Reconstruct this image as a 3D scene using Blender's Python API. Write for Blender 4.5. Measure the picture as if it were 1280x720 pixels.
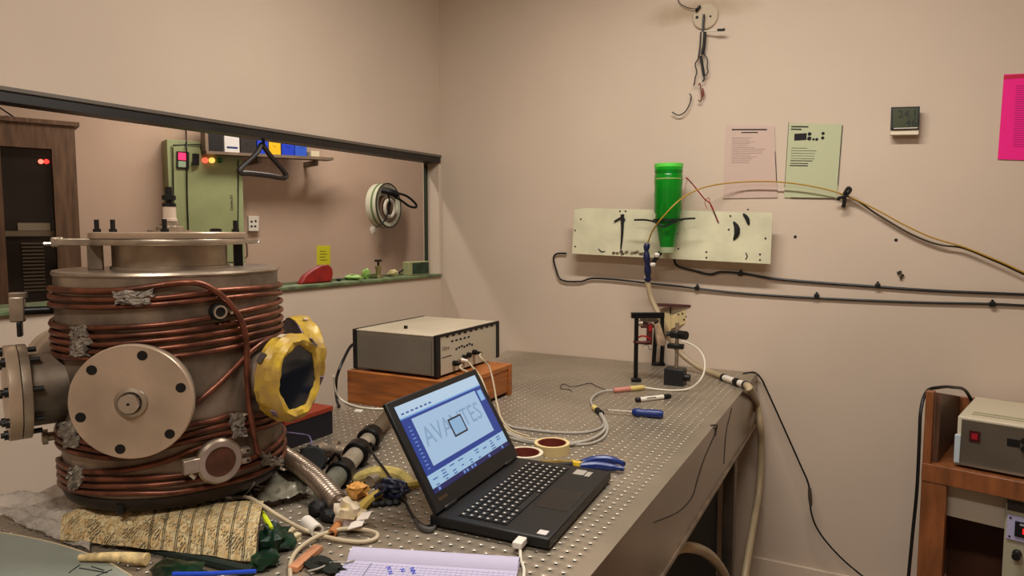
import bpy, bmesh, math, random
import numpy as np
from mathutils import Vector, Matrix, noise as mnoise
random.seed(7)
for o in list(bpy.data.objects): bpy.data.objects.remove(o)
SC = bpy.context.scene
COL = SC.collection
PI = math.pi
def V(*a): return Vector(a)

# ------------------------------------------------------------------ camera
FPX, CX, CY = 856.0, 640.0, 360.0            # focal length in pixels of the 1280x720 frame
PITCH = math.atan(70 / FPX); YAW = math.radians(27.757)
TZ = 0.88                                      # table top above the floor
CAM = V(0, 0, TZ + 0.57)
cd = bpy.data.cameras.new('camera'); cam = bpy.data.objects.new('camera', cd); COL.objects.link(cam)
cd.sensor_width = 36; cd.lens = 36 * FPX / 1280; cd.clip_start = 0.02
cam.location = CAM; cam.rotation_euler = (PI / 2 - PITCH, 0, YAW)
SC.camera = cam

# ------------------------------------------------------------------ light and exposure
SC.view_settings.view_transform = 'Standard'
try: SC.view_settings.look = 'None'
except Exception: pass
SC.view_settings.gamma = 1.0
SC.view_settings.use_curve_mapping = False
SC.view_settings.exposure = 0.50
w = bpy.data.worlds.new('world'); SC.world = w; w.use_nodes = True
w.node_tree.nodes['Background'].inputs[0].default_value = (1.0, 0.965, 0.90, 1)
w.node_tree.nodes['Background'].inputs[1].default_value = 0.35
def area(name, loc, sx, sy, power, color, rot=(0, 0, 0)):
    l = bpy.data.lights.new(name, 'AREA'); l.shape = 'RECTANGLE'; l.size = sx; l.size_y = sy
    l.energy = power; l.color = color
    o = bpy.data.objects.new(name, l); COL.objects.link(o); o.location = loc; o.rotation_euler = rot
    return o
WARM = (1.0, 0.965, 0.90)
LAMPS = [(-0.45, 1.65, 2.80), (-0.3, -0.35, 2.80)]
area('tube_light_glow', (LAMPS[0][0], LAMPS[0][1], 2.765), 1.2, 0.10, 29, WARM)
area('tube_light_glow', (LAMPS[1][0], LAMPS[1][1], 2.765), 1.2, 0.10, 27, WARM)  # second tube, added as fill to even out the light
FARLAMP = (-2.65, 2.55, 2.80)
area('tube_light_glow', (FARLAMP[0], FARLAMP[1], 2.765), 0.10, 1.2, 20, (1.0, 0.93, 0.84))

# ------------------------------------------------------------------ geometry of the place: pixel rays met with real planes
_up = V(0, math.cos(PITCH), math.sin(PITCH))
_M = Matrix.Rotation(YAW, 3, 'Z') @ Matrix.Rotation(PI / 2 - PITCH, 3, 'X')
def ray(px, py): return _M @ V((px - CX) / FPX, -(py - CY) / FPX, -1.0)
def onplane(px, py, p, n):
    r = ray(px, py); t = (p - CAM).dot(n) / r.dot(n); return CAM + r * t
def T(px, py, z=0.0): return onplane(px, py, V(0, 0, TZ + z), V(0, 0, 1))      # on (or above) the table top
def Wl(px, py, off=0.0): return onplane(px, py, V(0, YB - off, 0), V(0, 1, 0))  # on the back wall
def Xp(px, py, x): return onplane(px, py, V(x, 0, 0), V(1, 0, 0))
def Fl(px, py, z=0.0): return onplane(px, py, V(0, 0, z), V(0, 0, 1))
YB = 2.895                                     # back wall
LW0 = V(-1.93, YB, 0); LD = V(0.059, 0.998, 0).normalized(); LN = V(LD.y, -LD.x, 0)   # left wall, slightly out of square
def Lw(px, py, off=0.0): return onplane(px, py, LW0 - LN * off, LN)
FA = math.radians(23.3); FD = V(math.sin(FA), math.cos(FA), 0); FN = V(FD.y, -FD.x, 0)
_r = ray(258, 190); FW0 = CAM + _r * 4.05; FW0.z = 0
def Fw(px, py, off=0.0): return onplane(px, py, FW0 + FN * off, FN)            # wall of the room behind the opening
Z3 = V(0, 0, 1)

# ------------------------------------------------------------------ materials
def s2l(c):
    return tuple((x / 255 / 12.92 if x / 255 <= 0.04045 else ((x / 255 + 0.055) / 1.055) ** 2.4) for x in c)
MATS = {}
def mat(name, col, rough=0.5, metal=0.0, var=0.0, scale=20.0, bump=0.0, bscale=None, emit=0.0, trans=0.0, col2=None, spec=0.5, alpha=1.0, stretch=None, ior=1.45, coat=0.0):
    if name in MATS: return MATS[name]
    m = bpy.data.materials.new(name); m.use_nodes = True; MATS[name] = m
    nt = m.node_tree; b = nt.nodes['Principled BSDF']
    c = s2l(col) + (1,)
    b.inputs['Base Color'].default_value = c
    b.inputs['Roughness'].default_value = rough; b.inputs['Metallic'].default_value = metal
    b.inputs['Specular IOR Level'].default_value = spec; b.inputs['IOR'].default_value = ior
    if coat: b.inputs['Coat Weight'].default_value = coat
    if trans: b.inputs['Transmission Weight'].default_value = trans
    if alpha < 1: b.inputs['Alpha'].default_value = alpha
    if emit:
        b.inputs['Emission Color'].default_value = c; b.inputs['Emission Strength'].default_value = emit
    if var or col2 or bump:
        tc = nt.nodes.new('ShaderNodeTexCoord'); src = tc.outputs['Object']
        if stretch:
            mp = nt.nodes.new('ShaderNodeMapping'); mp.inputs['Scale'].default_value = stretch
            nt.links.new(src, mp.inputs['Vector']); src = mp.outputs['Vector']
        nz = nt.nodes.new('ShaderNodeTexNoise'); nz.inputs['Scale'].default_value = scale; nz.inputs['Detail'].default_value = 5
        nt.links.new(src, nz.inputs['Vector'])
        if var or col2:
            rp = nt.nodes.new('ShaderNodeValToRGB'); rp.color_ramp.elements[0].position = 0.32; rp.color_ramp.elements[1].position = 0.68
            if col2: a_, b_ = col, col2
            else: a_ = tuple(x * (1 - var) for x in col); b_ = tuple(min(255, x * (1 + var)) for x in col)
            rp.color_ramp.elements[0].color = s2l(a_) + (1,); rp.color_ramp.elements[1].color = s2l(b_) + (1,)
            nt.links.new(nz.outputs['Fac'], rp.inputs['Fac']); nt.links.new(rp.outputs['Color'], b.inputs['Base Color'])
        if bump:
            bp = nt.nodes.new('ShaderNodeBump'); bp.inputs['Strength'].default_value = bump; bp.inputs['Distance'].default_value = 0.004
            n2 = nz
            if bscale:
                n2 = nt.nodes.new('ShaderNodeTexNoise'); n2.inputs['Scale'].default_value = bscale; n2.inputs['Detail'].default_value = 4
                nt.links.new(src, n2.inputs['Vector'])
            nt.links.new(n2.outputs['Fac'], bp.inputs['Height']); nt.links.new(bp.outputs['Normal'], b.inputs['Normal'])
    return m

WALL = mat('wall_paint', (200, 180, 160), 0.75, var=0.03, scale=1.3, bump=0.05, bscale=60)
WALLF = mat('wall_paint_other_room', (196, 168, 146), 0.8, var=0.04, scale=1.2)
CEIL = mat('ceiling_paint', (214, 196, 168), 0.85)
FLOOR = mat('floor_terrazzo', (120, 100, 84), 0.6, var=0.2, scale=14)
WHITE = mat('white_plastic', (222, 212, 198), 0.45)
CREAM = mat('cream_enamel', (206, 200, 168), 0.45, var=0.06, scale=9)
BLACK = mat('black_plastic', (9, 9, 9), 0.42)
BLACKM = mat('black_metal', (12, 11, 11), 0.38, 0.3)
RUBBER = mat('black_rubber', (9, 8, 8), 0.65)
STEEL = mat('worn_steel', (156, 140, 122), 0.36, 0.7, var=0.14, scale=16, bump=0.06, bscale=90)
DSTEEL = mat('dark_stained_steel', (122, 106, 90), 0.42, 0.5, var=0.32, scale=9, bump=0.08, bscale=60)
FLANGE = mat('brushed_flange_steel', (184, 160, 136), 0.36, 0.45, var=0.10, scale=7)
CHROME = mat('bright_steel', (205, 196, 184), 0.22, 0.95)
COPPER = mat('tarnished_copper', (108, 64, 47), 0.40, 0.65, var=0.25, scale=26, col2=None)
SOLDER = mat('grey_solder', (122, 112, 100), 0.55, 0.35, var=0.3, scale=60, bump=0.5, bscale=120)
TABLE = mat('table_steel', (150, 136, 118), 0.38, 0.5, var=0.07, scale=5)
HOLE = mat('hole_rim_steel', (190, 180, 164), 0.35, 0.7)  # lighter than the table top, paints in the glint of the chamfers
HOLED = mat('hole_bore', (10, 9, 8), 0.7)
APRON = mat('apron_laminate', (146, 130, 112), 0.22, 0.55, var=0.12, scale=4)
WOODO = mat('varnished_orange_wood', (126, 74, 40), 0.42, var=0.14, scale=7, stretch=(5, 5, 1))
WOODH = mat('varnished_box_wood', (156, 92, 44), 0.45, var=0.18, scale=6, stretch=(1.2, 1.2, 10))
WOODD = mat('dark_brown_wood', (92, 62, 44), 0.5, var=0.2, scale=6, stretch=(6, 6, 0.8))
YTAPE = mat('yellow_tape', (196, 162, 44), 0.4, var=0.0, col2=(158, 124, 66), scale=26, bump=0.6, bscale=35)
BEIGEC = mat('beige_cable', (186, 168, 138), 0.5)
GREYC = mat('grey_cable', (160, 152, 140), 0.5)
WHITEC = mat('white_cable', (214, 204, 186), 0.5)
YELC = mat('yellow_cable', (170, 130, 40), 0.5)
RED = mat('red_plastic', (150, 22, 18), 0.4)
BLUE = mat('blue_plastic', (12, 38, 104), 0.35)
DBLUE = mat('dark_blue_plastic', (22, 28, 66), 0.4)
GREENP = mat('pale_green_enamel', (150, 158, 114), 0.5, var=0.06, scale=6)
INK = mat('printed_ink', (22, 20, 22), 0.8)

# ------------------------------------------------------------------ mesh builder
ORG = {}
def basis(d):
    d = d.normalized(); a = V(0, 0, 1) if abs(d.z) < 0.9 else V(1, 0, 0)
    u = a.cross(d).normalized(); return u, d.cross(u), d
def smooth_path(pts, k=6, closed=False):
    pts = [Vector(p) for p in pts]
    if k <= 1 or len(pts) < 3: return pts
    out = []; n = len(pts)
    rng = range(n) if closed else range(n - 1)
    for i in rng:
        if closed: p0, p1, p2, p3 = pts[i - 1], pts[i], pts[(i + 1) % n], pts[(i + 2) % n]
        else: p0, p1, p2, p3 = pts[max(i - 1, 0)], pts[i], pts[i + 1], pts[min(i + 2, n - 1)]
        for j in range(k):
            t = j / k
            out.append(0.5 * ((2 * p1) + (p2 - p0) * t + (2 * p0 - 5 * p1 + 4 * p2 - p3) * t * t + (3 * p1 - p0 - 3 * p2 + p3) * t ** 3))
    if not closed: out.append(pts[-1])
    return out
class MB:
    def __init__(s): s.v = []; s.f = []; s.mi = []; s.cur = 0; s.uv = None
    def add(s, vs, fs):
        b = len(s.v); s.v += [Vector(p) for p in vs]
        for f in fs: s.f.append([b + i for i in f]); s.mi.append(s.cur)
        return s
    def hexa(s, c):   # 8 corners: bottom loop 0..3, top loop 4..7
        return s.add(c, [(3, 2, 1, 0), (4, 5, 6, 7), (0, 1, 5, 4), (1, 2, 6, 5), (2, 3, 7, 6), (3, 0, 4, 7)])
    def box(s, x0, x1, y0, y1, z0, z1):
        return s.hexa([V(x0, y0, z0), V(x1, y0, z0), V(x1, y1, z0), V(x0, y1, z0), V(x0, y0, z1), V(x1, y0, z1), V(x1, y1, z1), V(x0, y1, z1)])
    def obox(s, c, u, v, w, hu, hv, hw):
        u = u.normalized() * hu; v = v.normalized() * hv; w = w.normalized() * hw; c = Vector(c)
        return s.hexa([c - u - v - w, c + u - v - w, c + u + v - w, c - u + v - w, c - u - v + w, c + u - v + w, c + u + v + w, c - u + v + w])
    def slab(s, q, n):   # quad (4 points) extruded by vector n
        q = [Vector(p) for p in q]; return s.hexa(q + [p + n for p in q])
    def prism(s, poly, n):
        k = len(poly); p = [Vector(a) for a in poly]; p2 = [a + n for a in p]
        return s.add(p + p2, [tuple(range(k - 1, -1, -1)), tuple(range(k, 2 * k))] + [(i, (i + 1) % k, k + (i + 1) % k, k + i) for i in range(k)])
    def cyl(s, p0, p1, r0, r1=None, n=20):
        p0 = Vector(p0); p1 = Vector(p1); r1 = r0 if r1 is None else r1; u, v, d = basis(p1 - p0)
        vs = []
        for p, r in ((p0, r0), (p1, r1)):
            vs += [p + (u * math.cos(2 * PI * i / n) + v * math.sin(2 * PI * i / n)) * r for i in range(n)]
        return s.add(vs, [tuple(range(n - 1, -1, -1)), tuple(range(n, 2 * n))] + [(i, (i + 1) % n, n + (i + 1) % n, n + i) for i in range(n)])
    def lathe(s, o, ax, prof, n=40, closed=False, capends=True):
        o = Vector(o); u, v, d = basis(Vector(ax)); vs = []; k = len(prof)
        for r, h in prof:
            vs += [o + d * h + (u * math.cos(2 * PI * i / n) + v * math.sin(2 * PI * i / n)) * r for i in range(n)]
        fs = []
        for j in range(k if closed else k - 1):
            a = j * n; b = ((j + 1) % k) * n
            fs += [(a + i, a + (i + 1) % n, b + (i + 1) % n, b + i) for i in range(n)]
        if not closed and capends: fs += [tuple(range(n - 1, -1, -1)), tuple(range((k - 1) * n, k * n))]
        return s.add(vs, fs)
    def tube(s, pts, r, n=8, k=6, closed=False, taper=None):
        p = smooth_path(pts, k, closed); m = len(p)
        if m < 2: return s
        tang = []
        for i in range(m):
            a = p[i - 1] if (i or closed) else p[0]; b = p[(i + 1) % m] if (i < m - 1 or closed) else p[-1]
            t = b - a; tang.append(t.normalized() if t.length > 1e-9 else V(0, 0, 1))
        u = basis(tang[0])[0]; vs = []
        for i in range(m):
            t = tang[i]; u = (u - t * u.dot(t)); u = u.normalized() if u.length > 1e-6 else basis(t)[0]; v = t.cross(u)
            rr = r if not taper else r * taper(i / (m - 1))
            vs += [p[i] + (u * math.cos(2 * PI * j / n) + v * math.sin(2 * PI * j / n)) * rr for j in range(n)]
        fs = [(i * n + j, i * n + (j + 1) % n, ((i + 1) % m) * n + (j + 1) % n, ((i + 1) % m) * n + j) for i in range(m if closed else m - 1) for j in range(n)]
        if not closed: fs += [tuple(range(n - 1, -1, -1)), tuple(range((m - 1) * n, m * n))]
        return s.add(vs, fs)
    def ball(s, c, rx, ry=None, rz=None, n=14, jit=0.0, seed=0, fr=8.0):
        c = Vector(c); ry = rx if ry is None else ry; rz = rx if rz is None else rz; vs = [c + V(0, 0, -rz)]; m = n // 2
        for j in range(1, m):
            a = -PI / 2 + PI * j / m
            for i in range(n):
                d = V(math.cos(a) * math.cos(2 * PI * i / n), math.cos(a) * math.sin(2 * PI * i / n), math.sin(a))
                q = 1 + jit * mnoise.noise(d * 2.1 + V(seed, seed * 2, 0)) * 2
                vs.append(c + V(d.x * rx, d.y * ry, d.z * rz) * q)
        vs.append(c + V(0, 0, rz)); L = len(vs) - 1
        fs = [(0, 1 + (i + 1) % n, 1 + i) for i in range(n)] + [(L, L - n + i, L - n + (i + 1) % n) for i in range(n)]
        for j in range(m - 2):
            a = 1 + j * n; b = a + n
            fs += [(a + i, a + (i + 1) % n, b + (i + 1) % n, b + i) for i in range(n)]
        return s.add(vs, fs)
    def sheet(s, fn, nu, nv, th):   # fn(u,v)->point, thickened downwards along its normal by th
        g = [[fn(i / nu, j / nv) for j in range(nv + 1)] for i in range(nu + 1)]; top = []; bot = []; uvs = []
        for i in range(nu + 1):
            for j in range(nv + 1):
                a = g[min(i + 1, nu)][j] - g[max(i - 1, 0)][j]; b = g[i][min(j + 1, nv)] - g[i][max(j - 1, 0)]
                nn = a.cross(b); nn = nn.normalized() if nn.length > 1e-12 else V(0, 0, 1)
                top.append(g[i][j]); bot.append(g[i][j] - nn * th); uvs.append((i / nu, j / nv))
        N = len(top); w_ = nv + 1; fs = []
        for i in range(nu):
            for j in range(nv):
                q = (i * w_ + j, (i + 1) * w_ + j, (i + 1) * w_ + j + 1, i * w_ + j + 1)
                fs.append(q); fs.append(tuple(N + x for x in reversed(q)))
        edge = [(i, 0) for i in range(nu + 1)] + [(nu, j) for j in range(1, nv + 1)] + [(i, nv) for i in range(nu - 1, -1, -1)] + [(0, j) for j in range(nv - 1, 0, -1)]
        for a, b in zip(edge, edge[1:] + edge[:1]):
            x, y = a[0] * w_ + a[1], b[0] * w_ + b[1]; fs.append((y, x, N + x, N + y))
        base = len(s.v)
        if s.uv is None: s.uv = {}
        for i_, t_ in enumerate(uvs + uvs): s.uv[base + i_] = t_
        return s.add(top + bot, fs)
    def text(s, body, o, xd, yd, size, ext=0.0002, align='LEFT', font_shear=0.0):
        cu = bpy.data.curves.new('t', 'FONT'); cu.body = body; cu.size = size; cu.extrude = ext; cu.align_x = align; cu.shear = font_shear; cu.resolution_u = 2
        ob = bpy.data.objects.new('t', cu); COL.objects.link(ob)
        dg = bpy.context.evaluated_depsgraph_get(); me = ob.evaluated_get(dg).to_mesh()
        xd = xd.normalized(); yd = yd.normalized(); zd = xd.cross(yd); o = Vector(o)
        s.add([o + xd * p.co.x + yd * p.co.y + zd * p.co.z for p in me.vertices], [tuple(p.vertices) for p in me.polygons])
        ob.evaluated_get(dg).to_mesh_clear(); bpy.data.objects.remove(ob); bpy.data.curves.remove(cu)
        return s
    def build(s, name, m, parent=None, ang=35, bevel=0.0, seg=2):
        me = bpy.data.meshes.new(name)
        if parent is not None: o0 = ORG[parent.name]
        else:
            xs = [p.x for p in s.v]; ys = [p.y for p in s.v]; zs = [p.z for p in s.v]
            o0 = V((min(xs) + max(xs)) / 2, (min(ys) + max(ys)) / 2, min(zs))
        me.from_pydata([tuple(p - o0) for p in s.v], [], s.f)
        for mm in (m if isinstance(m, (list, tuple)) else [m]): me.materials.append(mm)
        if any(s.mi): me.polygons.foreach_set('material_index', s.mi)
        if s.uv:
            ul = me.uv_layers.new(name='UVMap')
            for lp in me.loops: ul.data[lp.index].uv = s.uv.get(lp.vertex_index, (0, 0))
        bm = bmesh.new(); bm.from_mesh(me); bmesh.ops.recalc_face_normals(bm, faces=bm.faces); bm.to_mesh(me); bm.free()
        if ang:
            me.polygons.foreach_set('use_smooth', [True] * len(me.polygons)); me.set_sharp_from_angle(angle=math.radians(ang))
        o = bpy.data.objects.new(name, me); COL.objects.link(o); ORG[o.name] = o0
        if parent is not None: o.parent = parent
        else: o.location = o0
        if bevel:
            bv = o.modifiers.new('bevel', 'BEVEL'); bv.width = bevel; bv.segments = seg; bv.limit_method = 'ANGLE'; bv.angle_limit = math.radians(40)
        return o
def tag(o, label, cat, group=None):
    o['label'] = label; o['category'] = cat
    if group: o['group'] = group
    return o
def thing(name, label, cat, loc, group=None):
    o = bpy.data.objects.new(name, None); COL.objects.link(o); o.location = loc; o.empty_display_size = 0.05; ORG[o.name] = Vector(loc)
    return tag(o, label, cat, group)
def struct(o): o['kind'] = 'structure'; return o
def rep(me_obj, offset, parent):      # same mesh, moved by offset, under the same parent
    c = bpy.data.objects.new(me_obj.name.split('.')[0], me_obj.data); COL.objects.link(c); c.parent = parent; c.location = me_obj.location + offset; ORG[c.name] = ORG[parent.name]
    return c
# ================================================================== the room
XR, YF, ZC, FD_ = 2.3, -2.0, 2.86, 0.10
struct(MB().box(-5.6, XR, YF, 6.6, -0.06, 0.0).build('floor', FLOOR, ang=0))
struct(MB().box(-5.6, XR, YF, 6.6, ZC, ZC + 0.06).build('ceiling', CEIL, ang=0))
struct(MB().box(-1.95, XR, YB, YB + 0.12, 0, ZC).build('wall_back', WALL, ang=0))
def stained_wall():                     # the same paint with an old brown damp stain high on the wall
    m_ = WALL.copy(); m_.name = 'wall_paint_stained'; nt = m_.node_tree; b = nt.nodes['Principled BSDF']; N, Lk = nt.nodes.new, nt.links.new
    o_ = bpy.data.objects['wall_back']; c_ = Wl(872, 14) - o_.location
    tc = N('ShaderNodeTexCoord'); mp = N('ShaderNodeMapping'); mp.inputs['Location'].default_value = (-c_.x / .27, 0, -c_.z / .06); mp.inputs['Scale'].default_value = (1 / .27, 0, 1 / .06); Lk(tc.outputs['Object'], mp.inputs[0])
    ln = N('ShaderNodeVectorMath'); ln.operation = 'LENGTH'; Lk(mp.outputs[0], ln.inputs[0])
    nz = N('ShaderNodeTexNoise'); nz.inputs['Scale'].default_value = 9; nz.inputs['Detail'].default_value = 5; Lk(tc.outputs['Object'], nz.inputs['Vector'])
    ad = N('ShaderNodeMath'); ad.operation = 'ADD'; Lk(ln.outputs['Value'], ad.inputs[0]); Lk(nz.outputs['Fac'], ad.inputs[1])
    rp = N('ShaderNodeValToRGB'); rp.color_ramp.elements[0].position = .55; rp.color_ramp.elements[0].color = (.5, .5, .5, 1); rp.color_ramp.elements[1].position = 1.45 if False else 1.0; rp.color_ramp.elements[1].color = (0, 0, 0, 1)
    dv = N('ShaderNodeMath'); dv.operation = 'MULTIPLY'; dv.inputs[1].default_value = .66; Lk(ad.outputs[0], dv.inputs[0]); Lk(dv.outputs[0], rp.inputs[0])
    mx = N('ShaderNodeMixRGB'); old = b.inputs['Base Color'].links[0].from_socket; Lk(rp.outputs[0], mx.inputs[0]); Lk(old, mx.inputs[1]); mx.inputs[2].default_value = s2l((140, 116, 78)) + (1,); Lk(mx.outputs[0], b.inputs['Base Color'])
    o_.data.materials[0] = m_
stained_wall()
struct(MB().box(XR, XR + 0.1, YF, YB + 0.12, 0, ZC).build('wall_right', WALL, ang=0))
struct(MB().box(-2.4, XR, YF - 0.1, YF, 0, ZC).build('wall_front', WALL, ang=0))
struct(MB().box(-0.42, XR, YB - 0.014, YB, 0.0, 0.112).build('baseboard_back', mat('baseboard_paint', (206, 186, 164), 0.6), ang=0, bevel=0.003))
ZS0, ZS1 = TZ + 0.348, TZ + 0.951          # opening in the left wall
def lwbox(m, t0, t1, z0, z1, o0=-0.10, o1=0.0):     # along the left wall, t measured from the room corner towards the camera
    a = LW0 - LD * t0; b = LW0 - LD * t1
    q = [a + LN * o0, b + LN * o0, b + LN * o1, a + LN * o1]
    return m.slab([p + Z3 * z0 for p in q], Z3 * (z1 - z0))
m = MB(); lwbox(m, 0, 5.0, 0, ZS0); lwbox(m, 0, 5.0, ZS1 - 0.03, ZC); lwbox(m, 0, 0.012, ZS0, ZS1); lwbox(m, 2.6, 5.0, ZS0, ZS1)
struct(m.build('wall_left', WALL, ang=0))
DARKF = mat('dark_rail_paint', (30, 27, 25), 0.4, var=0.2, scale=8)
GREENS = mat('green_sill_paint', (92, 106, 72), 0.45, var=0.25, scale=18)
m = MB(); lwbox(m, 0.006, 2.6, ZS1 - 0.012, ZS1, 0.0, 0.014)
t1 = struct(m.build('trim_1', mat('grey_rail_paint', (96, 86, 76), 0.45), bevel=0.002)); 
m = MB(); lwbox(m, 0.006, 2.6, ZS1 - 0.039, ZS1 - 0.012, -0.06, 0.008)
o = m.build('rail_channel', DARKF, t1)
m = MB(); lwbox(m, 0.012, 2.6, ZS0, ZS0 + 0.012, -0.13, 0.016)
t2 = struct(m.build('trim_2', GREENS, bevel=0.002))
m = MB(); lwbox(m, 0.012, 2.6, ZS0 + 0.012, ZS0 + 0.022, -0.085, -0.078); m.build('sill_track', mat('sill_track_metal', (120, 124, 96), 0.4, 0.4), t2)
m = MB(); lwbox(m, 0.012, 0.024, ZS0 + 0.012, ZS1 - 0.039, -0.085, -0.07)
struct(m.build('trim_3', mat('dark_green_jamb', (44, 52, 36), 0.5), ang=0))
# room behind the opening
a = FW0 - FD * 3.6; b = FW0 + FD * 3.2
struct(MB().slab([a, b, b - FN * 0.1, a - FN * 0.1], Z3 * ZC).build('wall_far', WALLF, ang=0))
struct(MB().box(b.x - 0.4, -1.95, b.y - 0.35, b.y - 0.25, 0, ZC).build('wall_far_right', WALLF, ang=0))
struct(MB().box(a.x - 0.2, -2.2, a.y + 0.02, a.y + 0.12, 0, ZC).build('wall_far_left', WALLF, ang=0))
# ceiling lamps (outside the picture, they light the rooms; the second is added fill)
LAMPM = mat('lamp_diffuser', (255, 240, 214), 0.5, emit=2.5)
for i, (lx, ly, lz) in enumerate(LAMPS + [FARLAMP]):
    dx, dy = (0.62, 0.05) if i < 2 else (0.05, 0.62)
    r = thing('tube_light', ['ceiling tube light near the back wall', 'unseen ceiling tube light added as fill over the middle of the room', 'ceiling tube light in the room behind the opening'][i], 'lamp', (lx, ly, 2.80), 'ceiling tube lights')
    MB().box(lx - dx, lx + dx, ly - dy, ly + dy, 2.80, ZC).build('housing', WHITE, r)
    p = V(lx - dx * 0.97, ly, 2.785) if i < 2 else V(lx, ly - dy * 0.97, 2.785)
    q = V(lx + dx * 0.97, ly, 2.785) if i < 2 else V(lx, ly + dy * 0.97, 2.785)
    MB().cyl(p, q, 0.014, n=12).build('tube', LAMPM, r)

# ================================================================== optical table
TX0, TX1, TY0, TY1 = -1.537, -0.395, 0.43, YB - 0.004
tab = thing('optical_table', 'long grey steel optical table with a grid of tapped holes', 'table', (-0.97, 1.66, 0))
PITCHH = 0.0248; nxh, nyh = 43, 98
hx1 = -0.438 + PITCHH / 2; hx0 = hx1 - nxh * PITCHH; hy0 = 1.017 - PITCHH * 23.5; hy1 = hy0 + nyh * PITCHH
if hy1 > TY1 - 0.01: nyh = int((TY1 - 0.01 - hy0) / PITCHH); hy1 = hy0 + nyh * PITCHH
def breadboard():
    ang = [PI / 4 * k + PI / 4 for k in range(8)]
    sq = [(1, 1), (0, 1), (-1, 1), (-1, 0), (-1, -1), (0, -1), (1, -1), (1, 0)]
    h = PITCHH / 2; cell = []
    for x, y in sq: cell.append((x * h, y * h, 0))
    for rr, z in ((0.0044, 0.0), (0.0032, -0.0012), (0.0031, -0.008)):
        for t in ang: cell.append((rr * math.cos(t), rr * math.sin(t), z))
    cell = np.array(cell); F = []; MI = []
    for L_, mi in ((0, 0), (1, 1), (2, 2)):
        for k in range(8):
            F.append((L_ * 8 + k, L_ * 8 + (k + 1) % 8, (L_ + 1) * 8 + (k + 1) % 8, (L_ + 1) * 8 + k)); MI.append(mi)
    F.append((24, 25, 26, 27)); F.append((24, 27, 28, 31)); F.append((28, 29, 30, 31)); MI += [2, 2, 2]
    F = np.array(F); cx_ = hx0 + h + PITCHH * np.arange(nxh); cy_ = hy0 + h + PITCHH * np.arange(nyh)
    gx, gy = np.meshgrid(cx_, cy_, indexing='ij'); ce = np.stack([gx.ravel(), gy.ravel(), 0 * gx.ravel() + TZ], 1)
    VV = (ce[:, None, :] + cell[None]).reshape(-1, 3); FF = (F[None] + 32 * np.arange(len(ce))[:, None, None]).reshape(-1, 4)
    MM = np.tile(MI, len(ce)); base = len(VV)
    ex = [(TX0, TY0, TX1, hy0), (TX0, hy1, TX1, TY1), (TX0, hy0, hx0, hy1), (hx1, hy0, TX1, hy1)]
    for x0, y0, x1, y1 in ex:
        VV = np.vstack([VV, [[x0, y0, TZ], [x1, y0, TZ], [x1, y1, TZ], [x0, y1, TZ]]]); FF = np.vstack([FF, [[base, base + 1, base + 2, base + 3]]]); MM = np.append(MM, 0); base += 4
    o0 = np.array(ORG[tab.name]); me = bpy.data.meshes.new('breadboard_top')
    VV = VV - o0; me.vertices.add(len(VV)); me.vertices.foreach_set('co', VV.ravel())
    me.loops.add(FF.size); me.loops.foreach_set('vertex_index', FF.ravel()); me.polygons.add(len(FF))
    me.polygons.foreach_set('loop_start', np.arange(0, FF.size, 4)); me.update(calc_edges=True); me.validate()
    for mm in (TABLE, HOLE, HOLED): me.materials.append(mm)
    me.polygons.foreach_set('material_index', MM.astype(np.int32)); me.update()
    o = bpy.data.objects.new('breadboard_top', me); COL.objects.link(o); o.parent = tab
breadboard()
ZA = TZ - 0.205
m = MB(); m.box(TX1 - 0.02, TX1, TY0, TY1, ZA, TZ - 0.0005); m.build('side_panel', APRON, tab, bevel=0.0015)
m = MB(); m.box(TX0, TX0 + 0.02, TY0, TY1, ZA, TZ - 0.0005); m.build('side_panel', APRON, tab, bevel=0.0015)
MB().box(TX0 + 0.02, TX1 - 0.02, TY0, TY0 + 0.02, ZA, TZ - 0.0005).build('end_panel', APRON, tab)
MB().box(TX0 + 0.02, TX1 - 0.02, TY1 - 0.02, TY1, ZA, TZ - 0.0005).build('end_panel', APRON, tab)
MB().box(TX0 + 0.02, TX1 - 0.02, TY0 + 0.02, TY1 - 0.02, ZA + 0.002, ZA + 0.012).build('bottom_skin', BLACKM, tab)
m = MB(); m.box(TX1 - 0.004, TX1 + 0.005, TY0, TY1, ZA - 0.006, ZA + 0.004); m.build('edge_strip', STEEL, tab)
for yy in (0.62, 2.50):
    for xx in (TX0 + 0.09, TX1 - 0.03):
        MB().box(xx - 0.02, xx + 0.02, yy - 0.025, yy + 0.025, 0.0, ZA - 0.006).build('leg', mat('leg_steel', (92, 82, 72), 0.4, 0.5, var=0.15, scale=8), tab, bevel=0.003)
        MB().box(xx - 0.03, xx + 0.02, yy - 0.02, yy + 0.20, ZA - 0.04, ZA - 0.006).build('leg_bracket', BLACKM, tab)
MB().box(TX0 + 0.16, TX1 - 0.06, 0.72, 2.44, 0.05, ZA - 0.006).build('shade_block', mat('shade_block_black', (12, 11, 11), 0.8), tab)  # black block standing in for the unlit space under the table
# cracks and threads of torn laminate along the side
for k, pts in enumerate([[(915, 510), (908, 540), (905, 580)], [(893, 545), (880, 575), (872, 600), (865, 622), (848, 640), (818, 653)]]):
    MB().tube([Xp(x, y, TX1 + 0.0008) for x, y in pts], 0.0009, 5).build('crack_thread', INK, tab)
q = [T(890, 533), T(897, 531), T(895, 534), T(889, 536)]
MB().tube([T(888, 532, 0.001), T(896, 531.5, 0.001), Xp(895, 537, TX1 + .001), Xp(894, 545, TX1 + .001)], 0.0022, 6).build('tape_tab', BLACK, tab)
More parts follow.
